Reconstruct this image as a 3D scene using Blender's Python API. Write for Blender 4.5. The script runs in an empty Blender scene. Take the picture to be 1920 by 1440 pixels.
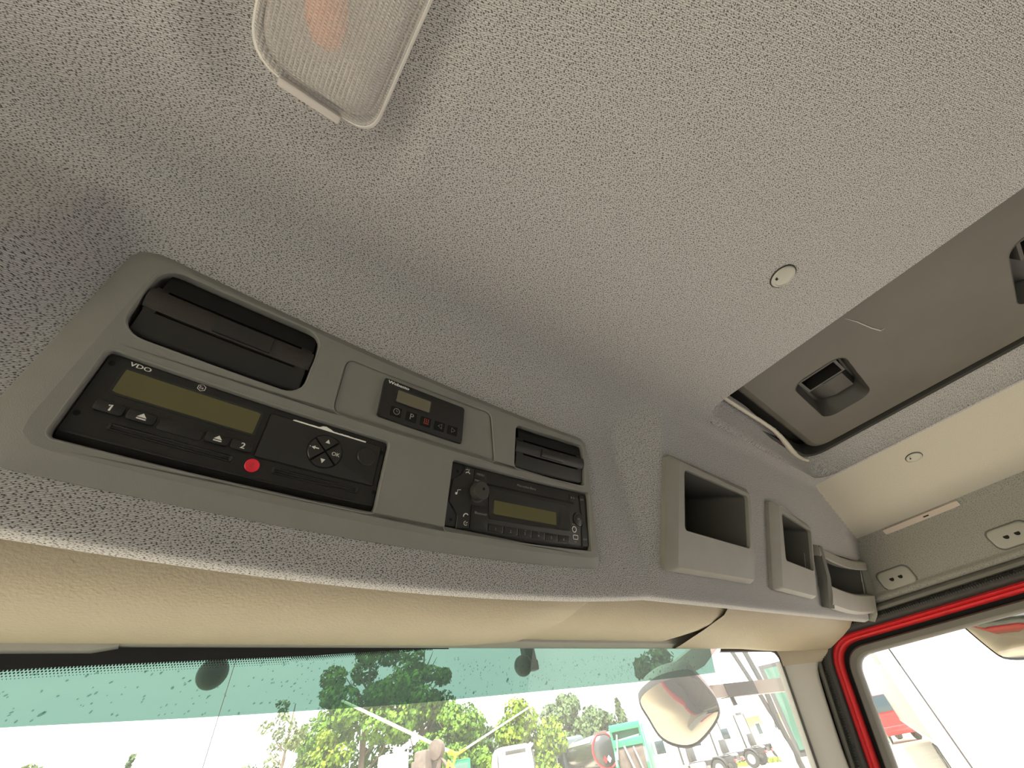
import bpy, math, random
from mathutils import Vector, Matrix, noise
from mathutils.geometry import tessellate_polygon
random.seed(7)
sc = bpy.context.scene
COL = sc.collection
R = math.radians

# ------------------------------------------------------------------ camera, sky, sun, exposure
cam = bpy.data.cameras.new('camera')
camo = bpy.data.objects.new('camera', cam)
COL.objects.link(camo)
cam.sensor_width = 36.0
cam.lens = 13.5
cam.clip_start = 0.01
cam.clip_end = 900
M = Matrix(((0.80242459, -0.33992598, -0.49047437),
            (-0.58127604, -0.63120159, -0.51351994),
            (-0.13502943, 0.69716202, -0.7040825)))
camo.matrix_world = M.to_4x4()
sc.camera = camo
sc.view_settings.view_transform = 'Standard'
sc.view_settings.look = 'None'
sc.view_settings.gamma = 1.0
sc.view_settings.use_curve_mapping = False
sc.view_settings.exposure = 0.7

world = bpy.data.worlds.new('overcast_sky')
sc.world = world
world.use_nodes = True
wn, wl = world.node_tree.nodes, world.node_tree.links
wn.clear()
w_out = wn.new('ShaderNodeOutputWorld')
w_bg = wn.new('ShaderNodeBackground')
w_tc = wn.new('ShaderNodeTexCoord')
w_map = wn.new('ShaderNodeMapping')
w_map.inputs['Scale'].default_value = (1.2, 1.2, 4.0)
w_no = wn.new('ShaderNodeTexNoise')
w_no.inputs['Scale'].default_value = 2.2
w_no.inputs['Detail'].default_value = 5
w_cr = wn.new('ShaderNodeValToRGB')
w_cr.color_ramp.elements[0].position = 0.3
w_cr.color_ramp.elements[0].color = (0.80, 0.84, 0.88, 1)
w_cr.color_ramp.elements[1].position = 0.7
w_cr.color_ramp.elements[1].color = (1.0, 1.0, 0.98, 1)
wl.new(w_tc.outputs['Generated'], w_map.inputs['Vector'])
wl.new(w_map.outputs['Vector'], w_no.inputs['Vector'])
wl.new(w_no.outputs['Fac'], w_cr.inputs['Fac'])
wl.new(w_cr.outputs['Color'], w_bg.inputs['Color'])
w_bg.inputs['Strength'].default_value = 2.3
wl.new(w_bg.outputs['Background'], w_out.inputs['Surface'])

sun = bpy.data.lights.new('sun', 'SUN')
sun.energy = 13.0
sun.angle = R(12)
sun.color = (1.0, 0.97, 0.92)
suno = bpy.data.objects.new('sun', sun)
COL.objects.link(suno)
suno.rotation_euler = Vector((0.45, 0.55, -1.35)).to_track_quat('-Z', 'Y').to_euler()

# ------------------------------------------------------------------ materials
def mat(name, col, rough=0.6, metal=0.0, spec=0.5, noise_amt=0.0, noise_scale=40.0, bump=0.0, bump_scale=900.0, emit=None, coat=0.0):
    m = bpy.data.materials.new(name)
    m.use_nodes = True
    nt = m.node_tree
    b = nt.nodes['Principled BSDF']
    b.inputs['Base Color'].default_value = (*col, 1)
    b.inputs['Roughness'].default_value = rough
    b.inputs['Metallic'].default_value = metal
    b.inputs['Specular IOR Level'].default_value = spec
    if coat:
        b.inputs['Coat Weight'].default_value = coat
        b.inputs['Coat Roughness'].default_value = 0.08
    tc = None
    if noise_amt or bump:
        tc = nt.nodes.new('ShaderNodeTexCoord')
    if noise_amt:
        n = nt.nodes.new('ShaderNodeTexNoise')
        n.inputs['Scale'].default_value = noise_scale
        n.inputs['Detail'].default_value = 4
        mx = nt.nodes.new('ShaderNodeMix')
        mx.data_type = 'RGBA'
        mx.inputs[6].default_value = (*[c * (1 - noise_amt) for c in col], 1)
        mx.inputs[7].default_value = (*[min(1, c * (1 + noise_amt)) for c in col], 1)
        nt.links.new(tc.outputs['Object'], n.inputs['Vector'])
        nt.links.new(n.outputs['Fac'], mx.inputs[0])
        nt.links.new(mx.outputs[2], b.inputs['Base Color'])
    if bump:
        n2 = nt.nodes.new('ShaderNodeTexNoise')
        n2.inputs['Scale'].default_value = bump_scale
        n2.inputs['Detail'].default_value = 3
        bp = nt.nodes.new('ShaderNodeBump')
        bp.inputs['Strength'].default_value = bump
        bp.inputs['Distance'].default_value = 0.001
        nt.links.new(tc.outputs['Object'], n2.inputs['Vector'])
        nt.links.new(n2.outputs['Fac'], bp.inputs['Height'])
        nt.links.new(bp.outputs['Normal'], b.inputs['Normal'])
    return m

def fabric_mat(name, light, dark, dot_scale, amount=1.0, knit=0.5, coord='UV'):
    """woven headliner cloth: light yarn with dark pits"""
    m = bpy.data.materials.new(name)
    m.use_nodes = True
    nt = m.node_tree
    N, L = nt.nodes, nt.links
    b = N['Principled BSDF']
    b.inputs['Roughness'].default_value = 0.95
    b.inputs['Specular IOR Level'].default_value = 0.1
    tc = N.new('ShaderNodeTexCoord')
    mp = N.new('ShaderNodeMapping')
    mp.inputs['Rotation'].default_value = (0, 0, R(33))
    mp.inputs['Scale'].default_value = (0.78, 1.25, 1)
    L.new(tc.outputs[coord], mp.inputs['Vector'])
    vo = N.new('ShaderNodeTexVoronoi')
    vo.voronoi_dimensions = '2D'
    vo.feature = 'F1'
    vo.inputs['Scale'].default_value = dot_scale
    vo.inputs['Randomness'].default_value = 0.8
    L.new(mp.outputs['Vector'], vo.inputs['Vector'])
    ns = N.new('ShaderNodeTexNoise')
    ns.noise_dimensions = '2D'
    ns.inputs['Scale'].default_value = dot_scale * 1.1
    ns.inputs['Detail'].default_value = 2
    L.new(mp.outputs['Vector'], ns.inputs['Vector'])
    ad = N.new('ShaderNodeMath')
    ad.operation = 'MULTIPLY_ADD'
    ad.inputs[1].default_value = 0.55
    L.new(ns.outputs['Fac'], ad.inputs[0])
    L.new(vo.outputs['Distance'], ad.inputs[2])
    cr = N.new('ShaderNodeValToRGB')
    cr.color_ramp.elements[0].position = 0.37
    cr.color_ramp.elements[0].color = (*dark, 1)
    cr.color_ramp.elements[1].position = 0.58
    cr.color_ramp.elements[1].color = (*light, 1)
    L.new(ad.outputs[0], cr.inputs['Fac'])
    wv = N.new('ShaderNodeTexWave')
    wv.wave_type = 'BANDS'
    wv.bands_direction = 'Y'
    wv.inputs['Scale'].default_value = dot_scale * 0.46
    wv.inputs['Distortion'].default_value = 5.0
    wv.inputs['Detail'].default_value = 1.0
    wv.inputs['Detail Scale'].default_value = 1.6
    L.new(mp.outputs['Vector'], wv.inputs['Vector'])
    k = N.new('ShaderNodeMapRange')
    k.inputs[3].default_value = 1.0 - 0.32 * knit
    k.inputs[4].default_value = 1.0 + 0.10 * knit
    L.new(wv.outputs['Fac'], k.inputs[0])
    mu = N.new('ShaderNodeMix')
    mu.data_type = 'RGBA'
    mu.blend_type = 'MULTIPLY'
    mu.inputs[0].default_value = 1.0
    L.new(cr.outputs['Color'], mu.inputs[6])
    L.new(k.outputs[0], mu.inputs[7])
    L.new(mu.outputs[2], b.inputs['Base Color'])
    bp = N.new('ShaderNodeBump')
    bp.inputs['Strength'].default_value = 0.35 * amount
    bp.inputs['Distance'].default_value = 0.0006
    L.new(ad.outputs[0], bp.inputs['Height'])
    L.new(bp.outputs['Normal'], b.inputs['Normal'])
    return m

def glass_mat(name, tint, gloss=0.06, rough=0.0, dust=0.0, dust_col=(.8, .82, .8)):
    m = bpy.data.materials.new(name)
    m.use_nodes = True
    N, L = m.node_tree.nodes, m.node_tree.links
    N.clear()
    o = N.new('ShaderNodeOutputMaterial')
    t = N.new('ShaderNodeBsdfTransparent')
    t.inputs['Color'].default_value = (*tint, 1)
    g = N.new('ShaderNodeBsdfGlossy')
    g.inputs['Roughness'].default_value = rough
    g.inputs['Color'].default_value = (1, 1, 1, 1)
    mx = N.new('ShaderNodeMixShader')
    mx.inputs[0].default_value = gloss
    L.new(t.outputs[0], mx.inputs[1])
    L.new(g.outputs[0], mx.inputs[2])
    if dust:
        d = N.new('ShaderNodeBsdfTranslucent'); d.inputs['Color'].default_value = (*dust_col, 1)
        m2 = N.new('ShaderNodeMixShader'); m2.inputs[0].default_value = dust
        L.new(mx.outputs[0], m2.inputs[1]); L.new(d.outputs[0], m2.inputs[2])
        L.new(m2.outputs[0], o.inputs['Surface'])
    else:
        L.new(mx.outputs[0], o.inputs['Surface'])
    return m

def lens_mat(name):
    m = bpy.data.materials.new(name)
    m.use_nodes = True
    N, L = m.node_tree.nodes, m.node_tree.links
    N.clear()
    o = N.new('ShaderNodeOutputMaterial')
    tc = N.new('ShaderNodeTexCoord')
    w1 = N.new('ShaderNodeTexWave'); w1.bands_direction = 'X'; w1.inputs['Scale'].default_value = 120
    w2 = N.new('ShaderNodeTexWave'); w2.bands_direction = 'Y'; w2.inputs['Scale'].default_value = 190
    L.new(tc.outputs['Object'], w1.inputs['Vector']); L.new(tc.outputs['Object'], w2.inputs['Vector'])
    mu = N.new('ShaderNodeMath'); mu.operation = 'MULTIPLY'
    L.new(w1.outputs['Fac'], mu.inputs[0]); L.new(w2.outputs['Fac'], mu.inputs[1])
    bp = N.new('ShaderNodeBump'); bp.inputs['Strength'].default_value = 0.8; bp.inputs['Distance'].default_value = 0.0012
    L.new(mu.outputs[0], bp.inputs['Height'])
    cr = N.new('ShaderNodeValToRGB')
    cr.color_ramp.elements[0].color = (0.66, 0.63, 0.62, 1)
    cr.color_ramp.elements[1].color = (1.0, 0.97, 0.96, 1)
    L.new(mu.outputs[0], cr.inputs['Fac'])
    df = N.new('ShaderNodeBsdfDiffuse'); L.new(cr.outputs['Color'], df.inputs['Color']); L.new(bp.outputs['Normal'], df.inputs['Normal'])
    tl = N.new('ShaderNodeBsdfTransparent'); tl.inputs['Color'].default_value = (0.95, 0.93, 0.92, 1)
    gl = N.new('ShaderNodeBsdfGlossy'); gl.inputs['Roughness'].default_value = 0.22; L.new(bp.outputs['Normal'], gl.inputs['Normal'])
    a = N.new('ShaderNodeMixShader'); a.inputs[0].default_value = 0.52
    L.new(df.outputs[0], a.inputs[1]); L.new(tl.outputs[0], a.inputs[2])
    c = N.new('ShaderNodeMixShader'); c.inputs[0].default_value = 0.08
    L.new(a.outputs[0], c.inputs[1]); L.new(gl.outputs[0], c.inputs[2])
    L.new(c.outputs[0], o.inputs['Surface'])
    return m

def leaf_mat(name, c1, c2):
    m = bpy.data.materials.new(name)
    m.use_nodes = True
    N, L = m.node_tree.nodes, m.node_tree.links
    b = N['Principled BSDF']
    b.inputs['Roughness'].default_value = 0.7
    b.inputs['Specular IOR Level'].default_value = 0.2
    tc = N.new('ShaderNodeTexCoord')
    n = N.new('ShaderNodeTexNoise'); n.inputs['Scale'].default_value = 0.9; n.inputs['Detail'].default_value = 5
    L.new(tc.outputs['Object'], n.inputs['Vector'])
    cr = N.new('ShaderNodeValToRGB')
    cr.color_ramp.elements[0].position = 0.35; cr.color_ramp.elements[0].color = (*c1, 1)
    cr.color_ramp.elements[1].position = 0.68; cr.color_ramp.elements[1].color = (*c2, 1)
    L.new(n.outputs['Fac'], cr.inputs['Fac'])
    L.new(cr.outputs['Color'], b.inputs['Base Color'])
    tr = N.new('ShaderNodeBsdfTranslucent'); L.new(cr.outputs['Color'], tr.inputs['Color'])
    mx = N.new('ShaderNodeMixShader'); mx.inputs[0].default_value = 0.3
    L.new(b.outputs[0], mx.inputs[1]); L.new(tr.outputs[0], mx.inputs[2])
    L.new(mx.outputs[0], N['Material Output'].inputs['Surface'])
    return m

FAB = fabric_mat('headliner_fabric', (0.485, 0.475, 0.48), (0.075, 0.071, 0.076), 560.0, 1.0, 1.35)
FAB_WALL = fabric_mat('side_lining_fabric', (0.29, 0.28, 0.255), (0.17, 0.165, 0.15), 420.0, 0.5, 0.3, 'UV')
CREAM = fabric_mat('cream_side_lining', (0.50, 0.47, 0.41), (0.36, 0.34, 0.30), 700.0, 0.4, 0.3, 'UV')
CON = mat('console_grey_plastic', (0.235, 0.229, 0.214), 0.55, spec=0.35, noise_amt=0.06, noise_scale=60, bump=0.25, bump_scale=2200)
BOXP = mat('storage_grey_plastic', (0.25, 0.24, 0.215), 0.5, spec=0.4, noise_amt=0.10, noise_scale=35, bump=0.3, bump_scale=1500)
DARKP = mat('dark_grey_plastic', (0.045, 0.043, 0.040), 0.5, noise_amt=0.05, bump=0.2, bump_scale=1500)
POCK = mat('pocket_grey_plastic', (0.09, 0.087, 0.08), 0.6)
BLACK = mat('black_plastic', (0.016, 0.0155, 0.0155), 0.42, spec=0.45, bump=0.2, bump_scale=1800)
BLACKM = mat('matte_black_plastic', (0.008, 0.008, 0.008), 0.7, spec=0.25)
BLACKG = mat('satin_black_plastic', (0.020, 0.0195, 0.019), 0.3, spec=0.5)
BROWNB = mat('grained_brown_black_plastic', (0.028, 0.022, 0.020), 0.6, noise_amt=0.3, noise_scale=900, bump=0.3)
LCD = mat('olive_display', (0.115, 0.105, 0.042), 0.28, spec=0.5)
LCD2 = mat('grey_olive_display', (0.16, 0.145, 0.10), 0.25, spec=0.5)
PRINT = mat('white_print', (0.80, 0.78, 0.74), 0.7)
PRINTG = mat('grey_print', (0.30, 0.30, 0.29), 0.7)
PRINTR = mat('red_print', (0.45, 0.07, 0.04), 0.7)
PAPER = mat('torn_paper', (0.85, 0.83, 0.78), 0.9)
SEALRED = mat('red_seal_plastic', (0.85, 0.02, 0.05), 0.45)
VIS = mat('visor_vinyl', (0.34, 0.295, 0.215), 0.62, spec=0.35, noise_amt=0.06, noise_scale=25, bump=0.55, bump_scale=420)
GREYTRIM = mat('grey_trim_plastic', (0.38, 0.37, 0.33), 0.6, bump=0.2, bump_scale=1500)
REDP = mat('red_body_paint', (0.55, 0.018, 0.022), 0.3, spec=0.5, coat=0.5, noise_amt=0.12, noise_scale=30)
RUB = mat('black_rubber', (0.022, 0.021, 0.019), 0.65, bump=0.2)
RUBG = mat('grey_rubber', (0.12, 0.115, 0.10), 0.7, bump=0.2)
HATCH = mat('hatch_grey_plastic', (0.105, 0.098, 0.082), 0.5, spec=0.4, noise_amt=0.22, noise_scale=9, bump=0.2, bump_scale=1300)
PIPE = mat('edge_piping', (0.62, 0.58, 0.50), 0.45)
GLASS = glass_mat('clear_glass', (0.93, 0.96, 0.94), 0.05)
TINT = glass_mat('green_tinted_glass', (0.085, 0.150, 0.118), 0.03, 0.0, 0.05, (.42, .62, .52))
DUSTG = glass_mat('dusty_clear_glass', (0.90, 0.93, 0.91), 0.04, 0.0, 0.06)
FRIT = mat('black_frit', (0.01, 0.01, 0.011), 0.4)
LENS = lens_mat('ribbed_lens')
AMBER = mat('amber_bulb', (0.75, 0.22, 0.05), 0.3)
WHITEP = mat('white_plastic', (0.75, 0.73, 0.70), 0.5)
CLIP = mat('clip_plastic', (0.42, 0.41, 0.37), 0.4)
TABP = mat('lens_tab_plastic', (0.52, 0.48, 0.47), 0.4)
TRAILP = mat('trailer_grey_white_paint', (0.20, 0.20, 0.175), 0.5)
PINK = mat('pale_pink_plastic', (0.55, 0.46, 0.40), 0.5)
WATER = glass_mat('water_drop', (0.55, 0.66, 0.62), 0.25, 0.05)
MIRR = mat('mirror_glass', (0.27, 0.25, 0.205), 0.03, metal=1.0)
SAND = mat('sandy_ground', (0.50, 0.44, 0.34), 0.95, spec=0.1, noise_amt=0.22, noise_scale=0.7)
GRASS = mat('grass_green', (0.20, 0.26, 0.03), 0.9, noise_amt=0.3, noise_scale=3)
WPAINT = mat('white_truck_paint', (0.80, 0.80, 0.80), 0.35, coat=0.3)
GPAINT = mat('dark_grey_truck_paint', (0.07, 0.09, 0.10), 0.35, coat=0.3)
GREENP = mat('green_truck_paint', (0.01, 0.22, 0.09), 0.4)
TANKB = mat('black_tank_paint', (0.03, 0.03, 0.03), 0.25, coat=0.5)
STEEL = mat('steel', (0.35, 0.35, 0.36), 0.4, metal=0.7)
TYRE = mat('tyre_rubber', (0.03, 0.03, 0.03), 0.8)
DGLASS = mat('dark_vehicle_glass', (0.03, 0.045, 0.05), 0.08, spec=0.6)
GGLASS = mat('green_vehicle_glass', (0.06, 0.115, 0.085), 0.08, spec=0.6)
BARK = mat('bark', (0.16, 0.12, 0.08), 0.9, noise_amt=0.4, noise_scale=4)
ROOFT = mat('red_roof_tile', (0.42, 0.16, 0.10), 0.8)
WALLY = mat('yellow_wall', (0.55, 0.42, 0.20), 0.9)
YELL = mat('yellow_machine_paint', (0.75, 0.38, 0.02), 0.5)
RUST = mat('rusty_metal', (0.10, 0.075, 0.06), 0.8, noise_amt=0.5, noise_scale=5)
POLE = mat('pale_pole', (0.55, 0.60, 0.42), 0.6)
FLOORM = mat('cab_floor_rubber', (0.34, 0.335, 0.325), 0.8)
BACKM = mat('cab_back_lining', (0.38, 0.375, 0.36), 0.9)
LEAF1 = leaf_mat('leaf_green', (0.035, 0.085, 0.012), (0.16, 0.28, 0.025))
LEAF2 = leaf_mat('leaf_yellow_green', (0.07, 0.13, 0.012), (0.26, 0.36, 0.03))
LEAF3 = leaf_mat('leaf_dark', (0.04, 0.07, 0.03), (0.13, 0.19, 0.07))
LEAF4 = leaf_mat('leaf_birch', (0.07, 0.10, 0.04), (0.20, 0.24, 0.09))

# ------------------------------------------------------------------ mesh helpers
class MB:
    def __init__(s):
        s.v, s.f = [], []
    def add(s, vs, fs):
        o = len(s.v)
        s.v += [tuple(p) for p in vs]
        s.f += [tuple(i + o for i in f) for f in fs]
    def loft(s, loops, cap0=False, cap1=False, closed=True):
        n = len(loops[0]); vs = [p for l in loops for p in l]; fs = []
        for k in range(len(loops) - 1):
            for i in range(n if closed else n - 1):
                j = (i + 1) % n
                fs.append((k * n + i, k * n + j, (k + 1) * n + j, (k + 1) * n + i))
        if cap0: fs.append(tuple(range(n - 1, -1, -1)))
        if cap1: fs.append(tuple((len(loops) - 1) * n + i for i in range(n)))
        s.add(vs, fs)
    def box(s, a, b, bev=0.0):
        x0, y0, z0 = a; x1, y1, z1 = b
        if bev <= 0:
            s.add([(x0, y0, z0), (x1, y0, z0), (x1, y1, z0), (x0, y1, z0), (x0, y0, z1), (x1, y0, z1), (x1, y1, z1), (x0, y1, z1)],
                  [(3, 2, 1, 0), (4, 5, 6, 7), (0, 1, 5, 4), (1, 2, 6, 5), (2, 3, 7, 6), (3, 0, 4, 7)])
        else:
            def lp(i, z): return [(p[0], p[1], z) for p in rrect(x0 + i, y0 + i, x1 - i, y1 - i, bev, 3)]
            s.loft([lp(bev, z0), lp(0.3 * bev, z0 + 0.3 * bev), lp(0, z0 + bev), lp(0, z1 - bev), lp(0.3 * bev, z1 - 0.3 * bev), lp(bev, z1)], True, True)
    def tube(s, pts, r, n=8, caps=True):
        pts = [Vector(p) for p in pts]; loops = []
        up = Vector((0.13, 0.21, 0.97))
        for i, p in enumerate(pts):
            d = (pts[min(i + 1, len(pts) - 1)] - pts[max(i - 1, 0)]).normalized()
            a = d.cross(up)
            if a.length < 1e-4: a = d.cross(Vector((1, 0, 0)))
            a.normalize(); b = d.cross(a)
            rr = r[i] if isinstance(r, (list, tuple)) else r
            loops.append([p + a * (rr * math.cos(t)) + b * (rr * math.sin(t)) for t in [2 * math.pi * q / n for q in range(n)]])
        s.loft(loops, caps, caps)
    def lathe(s, prof, c, axis, n=24, caps=True):
        """prof: (radius, height along axis)"""
        axis = Vector(axis).normalized(); c = Vector(c)
        a = axis.orthogonal().normalized(); b = axis.cross(a)
        s.loft([[c + axis * h + a * (r * math.cos(t)) + b * (r * math.sin(t)) for t in [2 * math.pi * q / n for q in range(n)]] for r, h in prof], caps, caps)
    def map(s, fn):
        s.v = [tuple(fn(*p)) for p in s.v]; return s
    def build(s, name, material, parent=None, smooth=True, uv=None, angle=38):
        me = bpy.data.meshes.new(name)
        vs = s.v
        c = Vector((0, 0, 0))
        if parent is None and vs:
            lo = [min(p[i] for p in vs) for i in range(3)]; hi = [max(p[i] for p in vs) for i in range(3)]
            c = Vector(((lo[0] + hi[0]) / 2, (lo[1] + hi[1]) / 2, lo[2]))
        elif parent is not None:
            c = WLOC[parent.name]
        me.from_pydata([tuple(Vector(p) - c) for p in vs], [], s.f)
        me.update()
        if uv is not None:
            ul = me.uv_layers.new(name='UVMap')
            for lp in me.loops: ul.data[lp.index].uv = uv[lp.vertex_index]
        if smooth:
            for p in me.polygons: p.use_smooth = True
            me.set_sharp_from_angle(angle=R(angle))
        if material is not None: me.materials.append(material)
        o = bpy.data.objects.new(name, me)
        COL.objects.link(o)
        if parent is not None:
            o.parent = parent
        else:
            o.location = c
        WLOC[o.name] = c
        return o
WLOC = {}

def tag(o, label=None, cat=None, group=None, kind=None):
    if label: o['label'] = label
    if cat: o['category'] = cat
    if group: o['group'] = group
    if kind: o['kind'] = kind
    return o
def thing(name, loc, label, cat, group=None):
    o = bpy.data.objects.new(name, None)
    o.empty_display_size = 0.02
    COL.objects.link(o); o.location = loc
    WLOC[o.name] = Vector(loc)
    return tag(o, label, cat, group)

def rrect(x0, y0, x1, y1, r, n=5):
    r = max(1e-6, min(r, (x1 - x0) / 2 - 1e-6, (y1 - y0) / 2 - 1e-6))
    out = []
    for cx, cy, a0 in ((x1 - r, y1 - r, 0), (x0 + r, y1 - r, 90), (x0 + r, y0 + r, 180), (x1 - r, y0 + r, 270)):
        for k in range(n + 1):
            a = R(a0 + 90 * k / n)
            out.append((cx + r * math.cos(a), cy + r * math.sin(a)))
    return out
def rpoly(pts, r, n=5):
    """rounded polygon, pts counter-clockwise"""
    out = []; m = len(pts)
    rs = r if isinstance(r, (list, tuple)) else [r] * m
    for i in range(m):
        p = Vector(pts[i]); a = (Vector(pts[i - 1]) - p); b = (Vector(pts[(i + 1) % m]) - p)
        la, lb = a.length, b.length
        a.normalize(); b.normalize()
        ang = math.acos(max(-1, min(1, a.dot(b))))
        t = min(rs[i] / math.tan(ang / 2), la * 0.45, lb * 0.45)
        p0, p1 = p + a * t, p + b * t
        for k in range(n + 1):
            q = k / n
            out.append(tuple(p0 * (1 - q) ** 2 + p * 2 * q * (1 - q) + p1 * q * q))
    return out
def lift(loop, o): return [(p[0], p[1], o) for p in loop]
def inset(loop, d):
    """inset a convex-ish ccw loop"""
    n = len(loop); out = []
    c = Vector((sum(p[0] for p in loop) / n, sum(p[1] for p in loop) / n))
    for i in range(n):
        p = Vector(loop[i][:2]); a = Vector(loop[i - 1][:2]); b = Vector(loop[(i + 1) % n][:2])
        t = (b - a)
        if t.length < 1e-9: out.append(tuple(p)); continue
        t.normalize()
        out.append((p[0] - t.y * d, p[1] + t.x * d))
    return out
def subdiv(loop, step):
    out = []; n = len(loop)
    for i in range(n):
        p, q = loop[i], loop[(i + 1) % n]
        L = math.hypot(q[0] - p[0], q[1] - p[1]); k = max(1, int(L / step))
        for j in range(k): out.append((p[0] + (q[0] - p[0]) * j / k, p[1] + (q[1] - p[1]) * j / k))
    return out
def key(mb, x0, y0, x1, y1, r, o0, o1, b=0.4, n=4, step=None):
    """raised bevelled plate in (u, s, o)"""
    def L(i, o):
        l = rrect(x0 + i, y0 + i, x1 - i, y1 - i, max(r - i, 0.05), n)
        return lift(l, o)
    mb.loft([L(0, o0), L(0, o1 - b), L(0.3 * b, o1 - 0.3 * b), L(b, o1)], False, True)
def extr(mb, prof, u0, u1, n=12):
    """profile [(s, o)] swept along u, closed at both ends"""
    mb.loft([[(u0 + (u1 - u0) * k / n, s, o) for s, o in prof] for k in range(n + 1)], True, True)
def holed(mb, outer, holes, o):
    polys = [[Vector((p[0], p[1], 0)) for p in outer]] + [[Vector((p[0], p[1], 0)) for p in h] for h in holes]
    flat = [p for pl in polys for p in pl]
    tris = tessellate_polygon(polys)
    fs = []
    for t in tris:
        a, b, c = flat[t[0]], flat[t[1]], flat[t[2]]
        if (b - a).cross(c - a).z < 0: t = (t[0], t[2], t[1])
        fs.append(tuple(t))
    mb.add([(p.x, p.y, o) for p in flat], fs)

_txt = {}
def text2d(s, shear=0.0):
    """triangles of a line of text, unit height of capitals about 0.7"""
    if (s, shear) in _txt: return _txt[(s, shear)]
    cu = bpy.data.curves.new('lettering', 'FONT')
    cu.body = s; cu.shear = shear; cu.resolution_u = 3
    cu.align_x = 'CENTER'; cu.align_y = 'CENTER'
    ob = bpy.data.objects.new('lettering', cu)
    COL.objects.link(ob)
    dg = bpy.context.evaluated_depsgraph_get()
    me = bpy.data.meshes.new_from_object(ob.evaluated_get(dg))
    vs = [tuple(v.co) for v in me.vertices]; fs = [tuple(p.vertices) for p in me.polygons]
    bpy.data.meshes.remove(me); bpy.data.objects.remove(ob); bpy.data.curves.remove(cu)
    _txt[(s, shear)] = (vs, fs)
    return vs, fs
def text(mb, s, cx, cy, o, w=None, h=None, bold=0.0, shear=0.0):
    vs, fs = text2d(s, shear)
    if not vs: return
    x0, x1 = min(v[0] for v in vs), max(v[0] for v in vs); y0, y1 = min(v[1] for v in vs), max(v[1] for v in vs)
    kx = (w / (x1 - x0)) if w else None; ky = (h / (y1 - y0)) if h else None
    kx = kx or ky; ky = ky or kx
    mx, my = (x0 + x1) / 2, (y0 + y1) / 2
    for dx in ([0] if not bold else [-bold, 0, bold]):
        mb.add([(cx + (v[0] - mx) * kx + dx, cy + (v[1] - my) * ky, o + dx * 0.02) for v in vs], fs)
def flatpoly(mb, pts, o):
    mb.add([(p[0], p[1], o) for p in pts], [tuple(range(len(pts)))])
def stroke(mb, pts, w, o, closed=False):
    """flat line of width w in (u, s)"""
    m = len(pts); L, Rr = [], []
    for i in range(m):
        a = Vector(pts[i - 1] if (i > 0 or closed) else pts[i]); b = Vector(pts[(i + 1) % m] if (i < m - 1 or closed) else pts[i])
        t = (b - a)
        if t.length < 1e-9: t = Vector((1, 0))
        t.normalize(); nrm = Vector((-t.y, t.x)) * w / 2
        p = Vector(pts[i]); L.append(p + nrm); Rr.append(p - nrm)
    vs = [(p.x, p.y, o) for p in L] + [(p.x, p.y, o) for p in Rr]
    fs = []
    for i in range(m if closed else m - 1):
        j = (i + 1) % m
        fs.append((m + i, m + j, j, i))
    mb.add(vs, fs)
def circ(cx, cy, r, n=20, a0=0, a1=360):
    full = abs(a1 - a0) >= 360
    k = n if full else n + 1
    return [(cx + r * math.cos(R(a0 + (a1 - a0) * i / n)), cy + r * math.sin(R(a0 + (a1 - a0) * i / n))) for i in range(k)]

# console face coordinates: u across, s up the face, o out of it (millimetres)
T1 = R(17.5)
P0 = Vector((0, .284, .162)); VD = Vector((0, -math.sin(T1), math.cos(T1))); ND = Vector((0, -math.cos(T1), -math.sin(T1)))
def sag(x):
    if x < -.11 or x > .45: return 0.0
    return -.012 * (1 - ((x - .17) / .28) ** 2)
def Wm(u, s, o):
    x = u / 1000
    return P0 + Vector((x, 0, 0)) + VD * (s / 1000 + sag(x)) + ND * (o / 1000)
# storage face coordinates
T2 = R(30)
G0 = Vector((0, .288, .149)); GD = Vector((0, -math.sin(T2), math.cos(T2))); NG = Vector((0, -math.cos(T2), -math.sin(T2)))
def Gm(x, g, o): return G0 + Vector((x / 1000, 0, 0)) + GD * (g / 1000) + NG * (o / 1000)

# ------------------------------------------------------------------ headliner (ceiling)
ZC = .34
def zceil(x): return ZC if x < .99 else ZC - .31 * (x - .99)
def fillet_profile(Fp, d, n_lip=1):
    pass
def arc3(p0, p1, p2, n):
    return [p0 * (1 - q) ** 2 + p1 * 2 * q * (1 - q) + p2 * q * q for q in [k / n for k in range(n + 1)]]
def profile(RR, tanv, yb, zb, off):
    """(y, z) points from the fillet start to the underside of the lip"""
    V2 = lambda y, z: Vector((y, z))
    def face(z): return V2(yb + off - tanv * (z - zb), z)
    corner = face(ZC)
    rr = RR
    start = V2(corner.x - rr, ZC)
    dirv = (face(zb) - corner).normalized()
    pts = arc3(start, corner, corner + dirv * rr, 10)
    z_end = pts[-1].y
    for k in range(1, 41): pts.append(face(z_end + (.1385 - z_end) * k / 40))
    a = pts[-1]
    pts += arc3(a, V2(face(.128).x - .0005, .1265), V2(yb + .0235, .1258), 9)[1:] + [V2(yb + .031, .1250)]
    pts += [V2(yb + .0345, .1262), V2(yb + .036, .130), V2(yb + .0365, .14), V2(yb + .0365, .165)]
    return pts
PF = profile(.055, math.tan(T1), .284, .162, .0075)
PG = profile(.012, math.tan(T2), .288, .149, .004)
PL = profile(.085, math.tan(T2), .288, .149, .004)
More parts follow.
